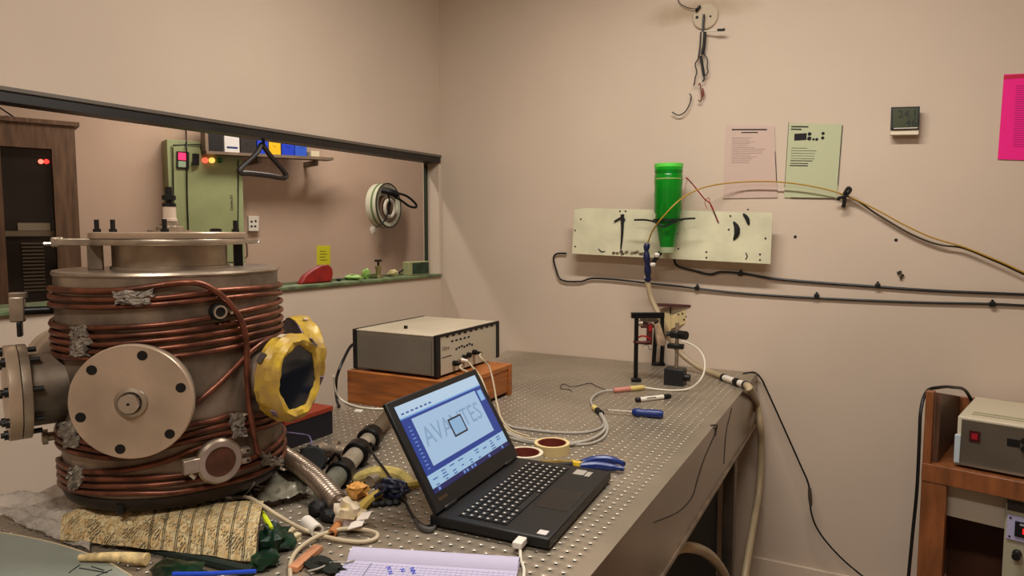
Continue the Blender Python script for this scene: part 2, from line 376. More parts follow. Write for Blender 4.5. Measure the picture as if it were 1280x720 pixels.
# ================================================================== vacuum chamber
CC = V(-1.27, 0.916, TZ); RB = 0.205; ZB0, ZB1 = TZ + 0.09, TZ + 0.489
ch = thing('vacuum_chamber', 'large round steel vacuum chamber wrapped in copper cooling tubes', 'chamber', (CC.x, CC.y, TZ))
def CYL(px, py, r):
    d = ray(px, py); a = d.x ** 2 + d.y ** 2; ox, oy = CAM.x - CC.x, CAM.y - CC.y
    b = 2 * (ox * d.x + oy * d.y); c = ox * ox + oy * oy - r * r; D = b * b - 4 * a * c
    t = (-b - math.sqrt(max(D, 0))) / (2 * a); return CAM + d * t
def th_z(px, py, r):
    p = CYL(px, py, r); return math.atan2(p.y - CC.y, p.x - CC.x), p.z
def cp(th, z, r): return V(CC.x + r * math.cos(th), CC.y + r * math.sin(th), z)
cz = lambda h: V(CC.x, CC.y, TZ + h)
MB().lathe(cz(0), Z3, [(RB, 0.09), (RB, 0.489)], 96).build('body', DSTEEL, ch)
MB().lathe(cz(0), Z3, [(RB - 0.03, 0.489), (RB + 0.001, 0.489), (RB + 0.003, 0.4925), (RB + 0.001, 0.497), (0.03, 0.497)], 96).build('top_plate', STEEL, ch)
MB().lathe(cz(0), Z3, [(RB - 0.005, 0.066), (RB - 0.002, 0.068), (RB + 0.004, 0.083), (RB + 0.004, 0.09), (RB - 0.02, 0.09)], 96).build('base_flange', mat('dark_base_steel', (46, 36, 30), 0.5, 0.5, var=0.2), ch)
for k in range(6):
    t = math.radians(-75 + 60 * k); p = cp(t, TZ, RB - 0.085)
    MB().cyl(p + Z3 * 0.0, p + Z3 * 0.066, 0.016, n=14).build('foot', RUBBER, ch)
p = CYL(151, 636, RB + 0.002); MB().cyl(p - Z3 * 0.008, p + Z3 * 0.01, 0.007, n=10).build('bolt', BLACK, ch)
# stepped lid
MB().lathe(cz(0), Z3, [(0.110, 0.497), (0.110, 0.502), (0.106, 0.504), (0.106, 0.545)], 72).build('neck', STEEL, ch)
MB().lathe(cz(0), Z3, [(0.100, 0.545), (0.143, 0.545), (0.144, 0.547), (0.144, 0.5545), (0.143, 0.556), (0.10, 0.556)], 80).build('lower_lid_flange', STEEL, ch)
MB().lathe(cz(0), Z3, [(0.10, 0.556), (0.140, 0.556), (0.140, 0.5575), (0.10, 0.5575)], 80).build('gasket', BLACK, ch)
MB().lathe(cz(0), Z3, [(0.10, 0.5575), (0.143, 0.5575), (0.144, 0.559), (0.144, 0.568), (0.142, 0.570), (0.02, 0.570)], 80).build('upper_lid_flange', FLANGE, ch)
rv = ray(208, 300); vd = V(rv.x, rv.y, 0).normalized(); rt = V(vd.y, -vd.x, 0)     # away from the viewer, to the right
def lidp(dx, dy, h): return cz(h) + rt * dx + vd * dy
def hexbolt(p, r=0.008, h=0.008, shank=0.016):
    b = MB().cyl(p, p + Z3 * h, r, n=6).build('bolt', BLACK, ch)
    MB().cyl(p + Z3 * h, p + Z3 * (h + shank), r * 0.55, n=10).build('bolt_shank', BLACK, b)
for dx, dy in ((-0.100, -0.02), (0.078, -0.06), (0.086, -0.055), (-0.01, -0.122), (0.122, -0.02)): hexbolt(lidp(dx, dy, 0.570), h=0.006, shank=0.018 if abs(dx) > .09 or dx < 0 else 0.001)
# lifting bracket on the left of the lid
br = MB(); br.obox(lidp(-0.148, -0.012, 0.551), rt, vd, Z3, 0.045, 0.014, 0.007)
brk = br.build('lift_bracket', STEEL, ch, bevel=0.002)
MB().obox(lidp(-0.132, -0.012, 0.5265), rt, vd, Z3, 0.013, 0.013, 0.0295).build('bracket_post', DSTEEL, ch, bevel=0.002)
MB().obox(lidp(-0.122, -0.005, 0.566), rt, vd, Z3, 0.022, 0.016, 0.004).build('bracket_tab', FLANGE, ch, bevel=0.001)
MB().obox(lidp(-0.193, -0.012, 0.551), rt, vd, Z3, 0.010, 0.010, 0.0095).build('bracket_end', STEEL, brk, bevel=0.003)
MB().cyl(lidp(-0.215, -0.012, 0.548), lidp(-0.19, -0.012, 0.548), 0.003, n=8).build('bracket_pin', CHROME, brk)
hexbolt(lidp(-0.128, -0.006, 0.570), h=0.006, shank=0.018)
# right-hand lid support and its little hook
MB().obox(lidp(0.130, 0.03, 0.5265), rt, vd, Z3, 0.009, 0.011, 0.0295).build('lid_support', BLACKM, ch, bevel=0.001)
MB().tube([lidp(0.142, 0.03, 0.548), lidp(0.160, 0.03, 0.551), lidp(0.174, 0.03, 0.551), lidp(0.170, 0.03, 0.547), lidp(0.152, 0.03, 0.546)], 0.0025, 6).build('hook', CHROME, ch)
MB().tube([lidp(0.148, 0.03, 0.546), lidp(0.149, 0.03, 0.52), lidp(0.144, 0.03, 0.512)], 0.002, 6).build('hook_rod', STEEL, ch)
# feedthrough on the lid
ft = MB().lathe(lidp(0.0, 0.0, 0), Z3, [(0.042, 0.570), (0.042, 0.5735), (0.026, 0.5735), (0.026, 0.580), (0.019, 0.583), (0.019, 0.588), (0.012, 0.590), (0.012, 0.592)], 36).build('feedthrough', STEEL, ch)
MB().lathe(lidp(0, 0, 0), Z3, [(0.014, 0.592), (0.014, 0.597), (0.0125, 0.598), (0.0125, 0.621)], 24).build('insulator', mat('pale_ceramic', (196, 176, 156), 0.3), ft)
MB().lathe(lidp(0, 0, 0), Z3, [(0.013, 0.621), (0.013, 0.628), (0.006, 0.629), (0.006, 0.634), (0.013, 0.635), (0.013, 0.644), (0.0065, 0.645), (0.0065, 0.661)], 20).build('terminal', BLACK, ft)

# ports: six-fold around the body
TH0 = math.atan2(*reversed([(CYL(164, 503, 0.255) - CC)[i] for i in (0, 1)])); ZP = CYL(164, 503, 0.255).z
def port(k, d0, d1, rt_, rf, tf, name='port_tube', dz=0.0):
    t = TH0 + math.radians(k); ax = V(math.cos(t), math.sin(t), 0); o = V(CC.x, CC.y, ZP + dz)
    tb = MB().lathe(o, ax, [(rt_, d0), (rt_, d1 - tf)], 48).build(name, DSTEEL, ch)
    return t, ax, o, tb
def bolts(o, ax, r, n, d, ph, rad, h, m=BLACK, nm='bolt'):
    u, v, a = basis(ax)
    for i in range(n):
        q = o + a * d + (u * math.cos(ph + 2 * PI * i / n) + v * math.sin(ph + 2 * PI * i / n)) * r
        MB().cyl(q, q + a * h, rad, n=14).build(nm, m, ch)
# front blank flange with hub
t, ax, o, tb = port(0, 0.19, 0.255, 0.075, 0.1, 0.02)
MB().lathe(o, ax, [(0.07, 0.2265), (0.097, 0.2265), (0.097, 0.240), (0.07, 0.240)], 72, closed=True).build('port_flange', DSTEEL, ch)
MB().lathe(o, ax, [(0.09, 0.2415), (0.098, 0.2415), (0.0995, 0.243), (0.0995, 0.253), (0.098, 0.255), (0.021, 0.255), (0.021, 0.252), (0.0, 0.252)], 72, capends=False).build('blank_flange', FLANGE, ch)
MB().lathe(o, ax, [(0.020, 0.252), (0.024, 0.2525), (0.0265, 0.2575), (0.0255, 0.259), (0.020, 0.261), (0.018, 0.259), (0.018, 0.252)], 24, closed=True).build('hub_ring', STEEL, ch)
hb = MB().lathe(o, ax, [(0.0165, 0.252), (0.0165, 0.269), (0.0155, 0.270), (0.001, 0.270)], 28).build('hub', CHROME, ch)
MB().cyl(o + ax * 0.268, o + ax * 0.2706, 0.0025, n=10).build('hub_centre', BLACK, hb)
u_, v_, a_ = basis(ax)
bolts(o, ax, 0.083, 6, 0.2545, 0.27, 0.0085, 0.0012)
# left port: tube, flange pair seen from the edge, through bolts
t, ax, o, tb = port(-60, 0.19, 0.278, 0.066, 0.09, 0.028, 'port_tube')
MB().lathe(o, ax, [(0.06, 0.252), (0.086, 0.252), (0.0865, 0.2535), (0.0865, 0.266), (0.06, 0.266)], 64).build('port_flange', STEEL, ch)
bf = MB().lathe(o, ax, [(0.06, 0.2675), (0.086, 0.2675), (0.0865, 0.269), (0.0865, 0.284), (0.085, 0.286), (0.02, 0.286)], 64).build('blank_flange', FLANGE, ch)
bolts(o, ax, 0.075, 8, 0.235, 0.2, 0.0048, 0.062, nm='through_bolt')
bolts(o, ax, 0.075, 8, 0.286, 0.2, 0.0085, 0.006)
# left rear port, right rear port, and the two taped viewports on the right
GLASSV = mat('dark_viewport_glass', (14, 18, 28), 0.08, spec=0.7)
t, ax, o, tb = port(-120, 0.19, 0.345, 0.060, 0.075, 0.014)
MB().lathe(o, ax, [(0.05, 0.331), (0.076, 0.331), (0.076, 0.345), (0.05, 0.345)], 56).build('port_flange', FLANGE, ch)
def taped(k, dmax, rf):
    t, ax, o, tb = port(k, 0.19, dmax, 0.050, rf, 0.03, dz=0.006)
    MB().lathe(o, ax, [(0.047, dmax - 0.042), (rf, dmax - 0.042), (rf, dmax - 0.002), (0.058, dmax - 0.002)], 56).build('viewport_flange', mat('purple_grey_steel', (92, 78, 92), 0.45, 0.5, var=0.25, scale=18), ch)
    rnd = random.Random(5 + k); u, v, a = basis(ax); n = 48; prof = []; vs = []; fs = []
    def rin(q): return 0.061 / max(0.2, math.cos((q + 0.3) % (2 * PI / 7) - PI / 7)) * 0.97
    rows = [lambda q: (rf + 0.0015, dmax - 0.040), lambda q: (rf + 0.004 + 0.003 * math.sin(6 * q), dmax - 0.028), lambda q: (rf + 0.005 + 0.003 * math.sin(7 * q), dmax - 0.014), lambda q: (rf + 0.004 + 0.003 * math.sin(5 * q + 1), dmax - 0.002), lambda q: (rf - 0.006, dmax + 0.006 + 0.002 * math.sin(9 * q)), lambda q: (rin(q) + 0.005, dmax + 0.004), lambda q: (rin(q), dmax + 0.0005), lambda q: (rin(q), dmax - 0.004)]
    for fn in rows:
        for i in range(n):
            q = 2 * PI * i / n; r, h = fn(q); r += rnd.uniform(-.0015, .0015); h += rnd.uniform(-.0012, .0012)
            vs.append(o + a * h + (u * math.cos(q) + v * math.sin(q)) * r)
    for j in range(len(rows) - 1):
        fs += [(j * n + i, j * n + (i + 1) % n, (j + 1) * n + (i + 1) % n, (j + 1) * n + i) for i in range(n)]
    x = MB(); x.add(vs, fs); x.build('yellow_tape_wrap', YTAPE, ch, ang=20)
    MB().lathe(o, ax, [(0.071, dmax - 0.006), (0.071, dmax - 0.001), (0.001, dmax - 0.001)], 48).build('viewport_glass', GLASSV, ch)
    for j in range(6):       # torn silvery and lilac foil scraps on the tape edge
        q = 0.8 + j * 0.95 + rnd.uniform(-.2, .2); c = o + a * (dmax - 0.008 - .011 * (j % 3)) + (u * math.cos(q) + v * math.sin(q)) * (rf + 0.0075)
        w2 = rnd.uniform(-.7, .7); tn = v * math.cos(q) - u * math.sin(q)
        MB().obox(c, a * math.cos(w2) + tn * math.sin(w2), tn * math.cos(w2) - a * math.sin(w2), (u * math.cos(q) + v * math.sin(q)), rnd.uniform(.004, .008), rnd.uniform(.005, .012), 0.001).build('foil_scrap', [mat('lilac_foil', (112, 96, 110), 0.55, 0.0, var=0.3, scale=40), mat('pale_scrap', (176, 158, 128), .6), mat('dark_scrap', (58, 46, 40), .6)][j % 3], ch)
taped(64, 0.288, 0.080)
taped(122, 0.292, 0.084)
# ---- copper cooling tubes
RC, RT = RB + 0.0052, 0.0052
def coil(pts, wrap=True, rc=RC, name='copper_tube', rt=RT):
    tz = [th_z(x, y, rc) for x, y in pts]; fix = [tz[0]]
    for a in tz[1:]:
        t = a[0]
        while t < fix[-1][0] - PI: t += 2 * PI
        while t > fix[-1][0] + PI: t -= 2 * PI
        fix.append((t, a[1]))
    P = [cp(t, z, rc) for t, z in smooth_tz(fix)]
    if wrap:
        t0, z0 = fix[0]; t1, z1 = fix[-1]; t2 = t0 + 2 * PI; n = 26
        P += [cp(t1 + (t2 - t1) * i / n, z1 + (z0 - z1) * i / n, rc) for i in range(1, n)]
    return MB().tube(P, rt, 8, 1, closed=wrap).build(name, COPPER, ch, ang=60)
def smooth_tz(a, k=7):
    p = smooth_path([V(t, z * 10, 0) for t, z in a], k); return [(q.x, q.y / 10) for q in p]
coil([(62, 370), (85, 374), (140, 375), (190, 373), (224, 370), (261, 365), (275, 363), (320, 360), (351, 356)])
coil([(62, 380), (85, 383), (130, 384), (189, 381), (261, 374), (285, 372), (325, 368), (351, 366)])
coil([(61, 404), (83, 410), (130, 410), (200, 406), (261, 397), (299, 390), (330, 383), (352, 375)])
coil([(61, 414), (88, 420), (130, 421), (170, 419), (224, 414), (299, 402), (330, 395), (352, 386)])
coil([(61, 423), (90, 429), (130, 431), (170, 428), (224, 423), (301, 411), (330, 405), (352, 396)])
coil([(61, 432), (90, 438), (154, 440), (224, 433), (301, 421), (330, 414), (352, 406)])
coil([(62, 441), (100, 448), (154, 450), (230, 444), (290, 434), (309, 430), (330, 424), (351, 416)])
coil([(66, 537), (92, 549), (130, 556), (180, 552), (228, 534), (269, 525), (292, 518), (322, 519), (349, 508)])
coil([(68, 545), (95, 558), (130, 564), (180, 562), (220, 548), (258, 537), (289, 530), (325, 527), (350, 516)])
coil([(69, 553), (95, 566), (130, 572), (180, 570), (213, 557), (269, 544), (290, 540), (327, 535), (351, 524)])
coil([(71, 574), (89, 587), (118, 590), (162, 587), (209, 576), (247, 561), (291, 548)], wrap=False)
coil([(71, 583), (89, 596), (133, 599), (191, 597), (242, 592), (300, 578), (335, 563), (353, 546)])
coil([(71, 593), (92, 605), (147, 608), (206, 605), (260, 597), (322, 578), (354, 558)])
coil([(73, 602), (104, 615), (162, 617), (210, 616), (253, 610), (291, 602), (335, 586), (353, 570)])
# first turn rises, bends over the others and drops down the side
tz = smooth_tz([th_z(x, y, RC) for x, y in [(62, 360), (107, 364), (150, 363), (177, 360), (210, 355)]])
P = [cp(t, z, RC) for t, z in tz]
P += [cp(*th_z(x, y, RC + 0.011), RC + 0.011) for x, y in [(236, 353), (255, 356), (275, 368), (292, 386), (303, 405), (308, 430), (309, 470), (312, 510), (320, 558), (324, 566)]]
MB().tube(P, RT * 1.12, 8, 4).build('copper_drop_tube', COPPER, ch, ang=60)
P = [cp(*th_z(x, y, RC + 0.002), RC + 0.002) for x, y in [(353, 415), (335, 424), (315, 438), (295, 458), (270, 483), (235, 512), (228, 518)]]
MB().tube(P, RT * 1.05, 8, 4).build('copper_diagonal_tube', COPPER, ch, ang=60)
# solder lumps holding the tubes
def patch(x0, x1, y0, y1, seed, r=RC + 0.0065):
    rnd = random.Random(seed)
    def fn(u, v):
        px = x0 + (x1 - x0) * u + rnd.uniform(-2, 2); py = y1 + (y0 - y1) * v + rnd.uniform(-2, 2); p = CYL(px, py, r); d = (p - CC); d.z = 0
        return p + d.normalized() * rnd.uniform(-0.001, 0.0025)
    MB().sheet(fn, 7, 5, 0.006).build('solder_patch', SOLDER, ch, ang=0)
for i, a in enumerate([(142, 192, 364, 372), (145, 188, 374, 380), (88, 108, 408, 420), (89, 112, 422, 433), (88, 109, 434, 446), (86, 100, 586, 598), (85, 100, 600, 610), (289, 307, 518, 532), (291, 308, 534, 547), (326, 340, 567, 580), (331, 352, 572, 582), (74, 94, 528, 545), (80, 96, 546, 560)]): patch(*a, i)
# small threaded port on the upper right
p = CYL(275, 390, RB + 0.024); ax = V(p.x - CC.x, p.y - CC.y, 0).normalized(); o = p - ax * 0.03
sp = MB().lathe(o, ax, [(0.011, 0.0), (0.011, 0.018), (0.0165, 0.018), (0.0165, 0.026), (0.011, 0.026), (0.011, 0.03)], 28).build('small_port', BLACKM, ch)
MB().lathe(o, ax, [(0.009, 0.026), (0.0125, 0.026), (0.0125, 0.033), (0.009, 0.033)], 28, closed=True).build('port_ring', CHROME, sp)
MB().cyl(o + ax * 0.025, o + ax * 0.031, 0.009, n=20).build('port_plug', BLACK, sp)
p2 = CYL(290, 391, RB + 0.02); MB().cyl(p2 - ax * 0.016, p2, 0.003, n=10).build('set_screw', CHROME, sp)
# clamped port low on the right
p = CYL(277, 578, RB + 0.034); ax = V(p.x - CC.x, p.y - CC.y, 0).normalized(); o = p - ax * 0.04; sd = V(-ax.y, ax.x, 0)
kf = MB().lathe(o, ax, [(0.026, 0.0), (0.026, 0.03)], 32).build('clamped_port', DSTEEL, ch)
MB().lathe(o, ax, [(0.028, 0.018), (0.040, 0.018), (0.042, 0.022), (0.042, 0.032), (0.038, 0.037), (0.028, 0.037)], 44, closed=True).build('clamp_ring', STEEL, kf)
MB().lathe(o, ax, [(0.028, 0.02), (0.028, 0.034), (0.001, 0.034)], 36).build('blank_cap', mat('rusty_cap', (98, 60, 42), 0.5, 0.4, var=0.2), kf)
MB().obox(o + ax * 0.027 - sd * 0.048 + Z3 * 0.002, sd, ax, Z3, 0.016, 0.009, 0.013).build('clamp_hinge', STEEL, kf, bevel=0.002)
for s in (-1, 1):
    MB().obox(o + ax * 0.027 + sd * 0.047 + Z3 * 0.0095 * s, sd, ax, Z3, 0.010, 0.008, 0.0055).build('clamp_ear', STEEL, kf, bevel=0.003)
    MB().cyl(o + ax * 0.034 + sd * 0.051 + Z3 * 0.0095 * s, o + ax * 0.0365 + sd * 0.051 + Z3 * 0.0095 * s, 0.003, n=10).build('ear_hole', BLACK, kf)
MB().tube([o + ax * 0.03 - sd * 0.052 + Z3 * -0.012, o + ax * 0.033 - sd * 0.045 + Z3 * -0.02], 0.004, 8).build('wing_nut', CHROME, kf)
# small fittings on the left: toggle valve above, stub nipple below
def leftp(px, py, r): return CYL(px, py, r)
tv = V(math.cos(TH0 - 1.28), math.sin(TH0 - 1.28), 0); o = cp(TH0 - 1.28, 0, RB); o.z = CYL(70, 391, RB).z
va = MB().cyl(o - tv * 0.02, o + tv * 0.05, 0.008, n=14).build('valve_stub', BLACKM, ch)
MB().obox(o + tv * 0.058 + Z3 * 0.004, tv, Z3, tv.cross(Z3), 0.012, 0.024, 0.010).build('valve_body', STEEL, va, bevel=0.003)
MB().obox(o + tv * 0.056 - Z3 * 0.034, Z3, tv, tv.cross(Z3), 0.014, 0.004, 0.010).build('valve_lever', BLACK, va, bevel=0.002)
MB().obox(o + tv * 0.056 + Z3 * 0.030, Z3, tv, tv.cross(Z3), 0.006, 0.014, 0.008).build('valve_cap', DSTEEL, va, bevel=0.002)
tv = V(math.cos(TH0 - 1.2), math.sin(TH0 - 1.2), 0); o = cp(TH0 - 1.2, 0, RB); o.z = CYL(70, 546, RB).z
ns = MB().lathe(o - tv * 0.01, tv, [(0.0085, 0), (0.0085, 0.03), (0.0145, 0.03), (0.0145, 0.038), (0.010, 0.040)], 20).build('stub_nipple', STEEL, ch)
# ================================================================== things on the table
def tz(pts): return [T(*p) for p in pts]
def cable(name, label, pts, r, m, cat='cable', parent=None, k=6, n=8, group=None):
    o = MB().tube(pts, r, n, k).build(name, m, parent)
    return o if parent is not None else tag(o, label, cat, group)
# ---- laptop
LX0, LX1, LY0, LY1 = -0.748, -0.499, 1.068, 1.450
lap = thing('laptop', 'open black laptop showing a blue screen', 'laptop', (-0.608, 1.246, TZ)); LROT = math.radians(3); lap.rotation_euler.z = LROT
def lapw(x, y, z): d_ = Matrix.Rotation(LROT, 3, 'Z') @ V(x + .608, y - 1.246, 0); return V(-.608 + d_.x, 1.246 + d_.y, z)
LAPM = mat('laptop_black', (15, 15, 16), 0.45, var=0.08, scale=60)
def bxz(x0, x1, y0, y1, z0, z1): return MB().box(x0, x1, y0, y1, TZ + z0, TZ + z1)
base = bxz(LX0, LX1, LY0, LY1, 0.005, 0.025).build('base', LAPM, lap, bevel=0.003)
for x in (LX0 + 0.03, LX1 - 0.03):
    for y in (LY0 + 0.03, LY1 - 0.03): bxz(x - 0.008, x + 0.008, y - 0.008, y + 0.008, 0.0, 0.006).build('foot', RUBBER, base)
bxz(LX0 + 0.048, LX1 - 0.095, LY0 + 0.018, LY1 - 0.018, 0.0245, 0.0254).build('keyboard_well', BLACK, base)
bxz(LX1 - 0.083, LX1 - 0.012, LY0 + 0.125, LY1 - 0.15, 0.0245, 0.0254).build('touchpad', mat('touchpad_black', (18, 16, 17), 0.35), base)
KEYM = mat('key_black', (14, 14, 15), 0.5)
key0 = None; kx0 = LX0 + 0.053; kw = (LY1 - LY0 - 0.044) / 18
LEG = mat('key_legend', (200, 190, 180), 0.5)
lgnd = MB()
for r_ in range(6):
    for c_ in range(18):
        if r_ == 5 and 3 < c_ < 9:
            if c_ != 4: continue
            bxz(kx0 + 0.0175 * 5 - 0.0, kx0 + 0.0175 * 5 + 0.0145, LY0 + 0.022 + kw * 4, LY0 + 0.022 + kw * 9 - 0.003, 0.0254, 0.0272).build('space_bar', KEYM, base, bevel=0.0006); continue
        x = kx0 + 0.0175 * r_; y = LY0 + 0.022 + kw * c_
        lgnd.box(x + 0.004, x + 0.0085, y + 0.005, y + 0.0095, TZ + 0.02715, TZ + 0.0274)
        if key0 is None:
            key0 = bxz(x, x + 0.0145, y, y + kw - 0.003, 0.0254, 0.0272).build('key', KEYM, base, bevel=0.0006); kxy = (x, y)
        else: rep(key0, V(x - kxy[0], y - kxy[1], 0), base)
lgnd.build('key_legends', LEG, base, ang=0)
bxz(LX1 - 0.075, LX1 - 0.05, LY1 - 0.052, LY1 - 0.02, 0.0248, 0.0253).build('sticker', mat('silver_sticker', (160, 152, 142), 0.4), base)
bxz(LX1 - 0.047, LX1 - 0.035, LY1 - 0.055, LY1 - 0.025, 0.0248, 0.0253).build('sticker', MATS['silver_sticker'], base)
bxz(LX1 - 0.03, LX1 - 0.012, LY0 + 0.012, LY0 + 0.03, 0.0248, 0.0253).build('sticker', mat('pale_sticker', (206, 196, 190), 0.5), base)
bxz(LX0 + 0.004, LX0 + 0.02, LY0 + 0.03, LY0 + 0.075, 0.022, 0.034).build('hinge', LAPM, base, bevel=0.003)
bxz(LX0 + 0.004, LX0 + 0.02, LY1 - 0.075, LY1 - 0.03, 0.022, 0.034).build('hinge', LAPM, base, bevel=0.003)
# screen half: hinge line along y, leaning back
SA = math.radians(30); su = V(0, 1, 0); sv = V(-math.sin(SA), 0, math.cos(SA)); sn = V(math.cos(SA), 0, math.sin(SA))   # right, up, out of the screen
S0 = V(LX0 + 0.018, LY0, TZ + 0.030); SW, SH = LY1 - LY0, 0.235
def scr(u0, u1, v0, v1, d0, d1):      # u to the right, v up in metres on the screen half
    q = [S0 + su * u0 + sv * v0, S0 + su * u1 + sv * v0, S0 + su * u1 + sv * v1, S0 + su * u0 + sv * v1]
    return MB().slab([p + sn * d0 for p in q], sn * (d1 - d0))
lid = scr(0, SW, 0, SH, -0.010, 0.0).build('screen_lid', LAPM, lap, bevel=0.002)
def em(name, c, s=0.55):
    m_ = mat(name, c, 0.3, emit=s); m_.node_tree.nodes['Principled BSDF'].inputs['Base Color'].default_value = (0.01, 0.01, 0.012, 1); return m_
U0, U1, V0, V1 = 0.020, SW - 0.020, 0.034, SH - 0.014
dsp = scr(U0, U1, V0, V1, -0.002, 0.0006).build('display', em('screen_blue', (26, 62, 150)), lid, ang=0)
SWd, SHd = U1 - U0, V1 - V0
def sx(a, b, c, d, lvl, name, m_): return scr(U0 + SWd * a, U0 + SWd * b, V0 + SHd * c, V0 + SHd * d, 0.0006, 0.0006 + 0.00025 * lvl).build(name, m_, lid, ang=0)
sx(0, 1, 0.86, 1.0, 1, 'title_bar', em('screen_pale', (196, 222, 244)))
sx(0.0, 1, 0.845, 0.862, 2, 'toolbar_line', em('screen_sky', (120, 170, 230)))
cv = sx(0.10, 0.90, 0.26, 0.815, 1, 'canvas', em('screen_canvas', (176, 206, 236)))
sx(0.925, 0.985, 0.66, 0.80, 1, 'side_tool', em('screen_tool', (150, 196, 236)))
sx(0.0, 1, 0.055, 0.20, 1, 'list_panel', em('screen_list', (170, 206, 236)))
sx(0, 1, 0, 0.055, 1, 'task_bar', em('screen_dark', (18, 26, 92)))
sx(0.435, 0.605, 0.415, 0.635, 2, 'dialog_frame', em('screen_black', (8, 12, 34), 0.5))
sx(0.450, 0.590, 0.435, 0.615, 3, 'dialog_box', em('screen_dialog', (150, 190, 226)))
m = MB().text('AVANTES', S0 + su * (U0 + SWd * 0.13) + sv * (V0 + SHd * 0.47) + sn * 0.00095, su, sv, 0.058, 0.00005); m.build('screen_lettering', em('screen_grey_blue', (140, 172, 206)), lid, ang=0)
m = MB()
for r_ in range(4):
    for c_ in range(9):
        if random.random() < 0.25: continue
        q = S0 + su * (U0 + SWd * (0.03 + 0.105 * c_)) + sv * (V0 + SHd * (0.072 + 0.032 * r_)) + sn * 0.0009
        m.obox(q + su * 0.011, su, sv, sn, 0.011 * random.uniform(.4, 1), 0.0012, 0.00008)
for c_ in range(7):
    q = S0 + su * (U0 + SWd * (0.03 + 0.05 * c_)) + sv * (V0 + SHd * 0.90) + sn * 0.0009; m.obox(q + su * 0.005, su, sv, sn, 0.005, 0.0018, 0.00008)
m.build('screen_text_rows', em('screen_ink', (60, 100, 170)), lid, ang=0)
m = MB()
for r_ in range(12):
    q = S0 + su * (U0 + SWd * 0.035) + sv * (V0 + SHd * (0.26 + 0.044 * r_)) + sn * 0.0008; m.obox(q + su * 0.005, su, sv, sn, 0.006 * random.uniform(.4, 1), 0.0012, 0.00008)
for u in (0.06, 0.36, 0.40, 0.46, 0.5, 0.7, 0.9):
    q = S0 + su * (U0 + SWd * u) + sv * (V0 + SHd * 0.027) + sn * 0.001; m.obox(q, su, sv, sn, 0.004, 0.003, 0.00008)
m.build('screen_icons', em('screen_icon', (110, 150, 220)), lid, ang=0)
MB().text('lenovo', S0 + su * 0.022 + sv * 0.018 + sn * 0.0004, su, sv, 0.012, 0.0001).build('bezel_lettering', mat('brown_gold', (120, 90, 60), 0.4, 0.5), lid, ang=0)
# power adapter tangle behind the laptop hinge
cable('laptop_power_cable', 'black power lead curling out from under the laptop hinge', tz([(545, 655, .006), (532, 658, .005), (520, 650, .005), (512, 638, .006), (507, 628, .01), (498, 615, .02), (483, 590, .035), (470, 573, .045), (462, 560, .05)]), 0.0032, BLACK)
o = MB().tube(tz([(548, 650, .006), (540, 662, .005), (528, 660, .005), (518, 650, .006)]), 0.006, 8, taper=lambda t: 1.0 if .3 < t < .8 else .6).build('velcro_strap', mat('grey_strap', (70, 66, 62), 0.7), None); tag(o, 'grey cable strap lying beside the laptop hinge', 'strap')
# USB lead
us = thing('usb_cable', 'white lead plugged into the near side of the laptop', 'cable', T(650, 700))
MB().obox(lapw(LX1 - 0.052, LY0 - 0.012, TZ + 0.014), V(-.087, 1, 0), V(1, .087, 0), Z3, 0.016, 0.009, 0.006).build('plug', WHITE, us, bevel=0.002)
MB().tube([lapw(LX1 - 0.052, LY0 - 0.026, TZ + 0.013), T(650, 686, .008), T(651, 700, .005), T(655, 712, .005), T(653, 730, .005), T(645, 760, .005)], 0.0028, 8).build('lead', WHITEC, us)
# ---- notebook
na = T(443, 688, .008); nb = T(650, 701, .008); nu = (nb - na); NWd = nu.length; nu.normalize(); nv_ = V(nu.y, -nu.x, 0)
na = V(na.x, na.y, TZ)
PAPER = mat('lilac_white_paper', (182, 174, 196), 0.7)
nbk = thing('notebook', 'ruled white writing pad with its top pages folded over', 'notebook', na + nu * NWd / 2 + nv_ * 0.1)
MB().slab([na, na + nu * NWd, na + nu * NWd + nv_ * 0.30, na + nv_ * 0.30], Z3 * 0.007).build('pages', PAPER, nbk)
P = [(0.034, 0.0072), (0.030, 0.012), (0.020, 0.018), (0.008, 0.019), (-0.004, 0.013), (-0.006, 0.006), (-0.002, 0.001), (0.006, 0.0005), (0.006, 0.0065), (0.0, 0.008), (0.0, 0.012), (0.008, 0.0165), (0.019, 0.0155), (0.028, 0.0105), (0.031, 0.0072)]
MB().prism([na + nv_ * a + Z3 * b for a, b in P], nu * NWd).build('folded_pages', PAPER, nbk)
m = MB()
for i in range(30):
    q = na + nv_ * (0.045 + 0.0085 * i) + Z3 * 0.0071; m.obox(q + nu * NWd / 2, nu, nv_, Z3, NWd / 2 - 0.001, 0.00025, 0.00012)
for i in range(34):
    q = na + nu * NWd * (i + 0.5) / 34 + nv_ * 0.16 + Z3 * 0.0071; m.obox(q, nv_, nu, Z3, 0.12, 0.0002, 0.0001)
m.build('ruling', mat('ruled_line', (120, 112, 160), 0.8), nbk, ang=0)
m = MB(); q = na + nu * 0.045 + nv_ * 0.17 + Z3 * 0.0072; m.obox(q, nv_, nu, Z3, 0.13, 0.0005, 0.00015); m.build('margin_line', INK, nbk, ang=0)
m = MB()
for i, (a, b) in enumerate([(0.075, 0.052), (0.082, 0.066), (0.10, 0.056), (0.115, 0.05), (0.12, 0.06)]):
    q = na + nu * a + nv_ * b + Z3 * 0.0075; m.tube([q, q + nu * 0.006 + nv_ * -0.004, q + nu * 0.004 + nv_ * 0.006, q + nu * 0.01 + nv_ * 0.003], 0.0007, 5)
m.build('pen_writing', mat('blue_ink', (40, 60, 190), 0.6), nbk)
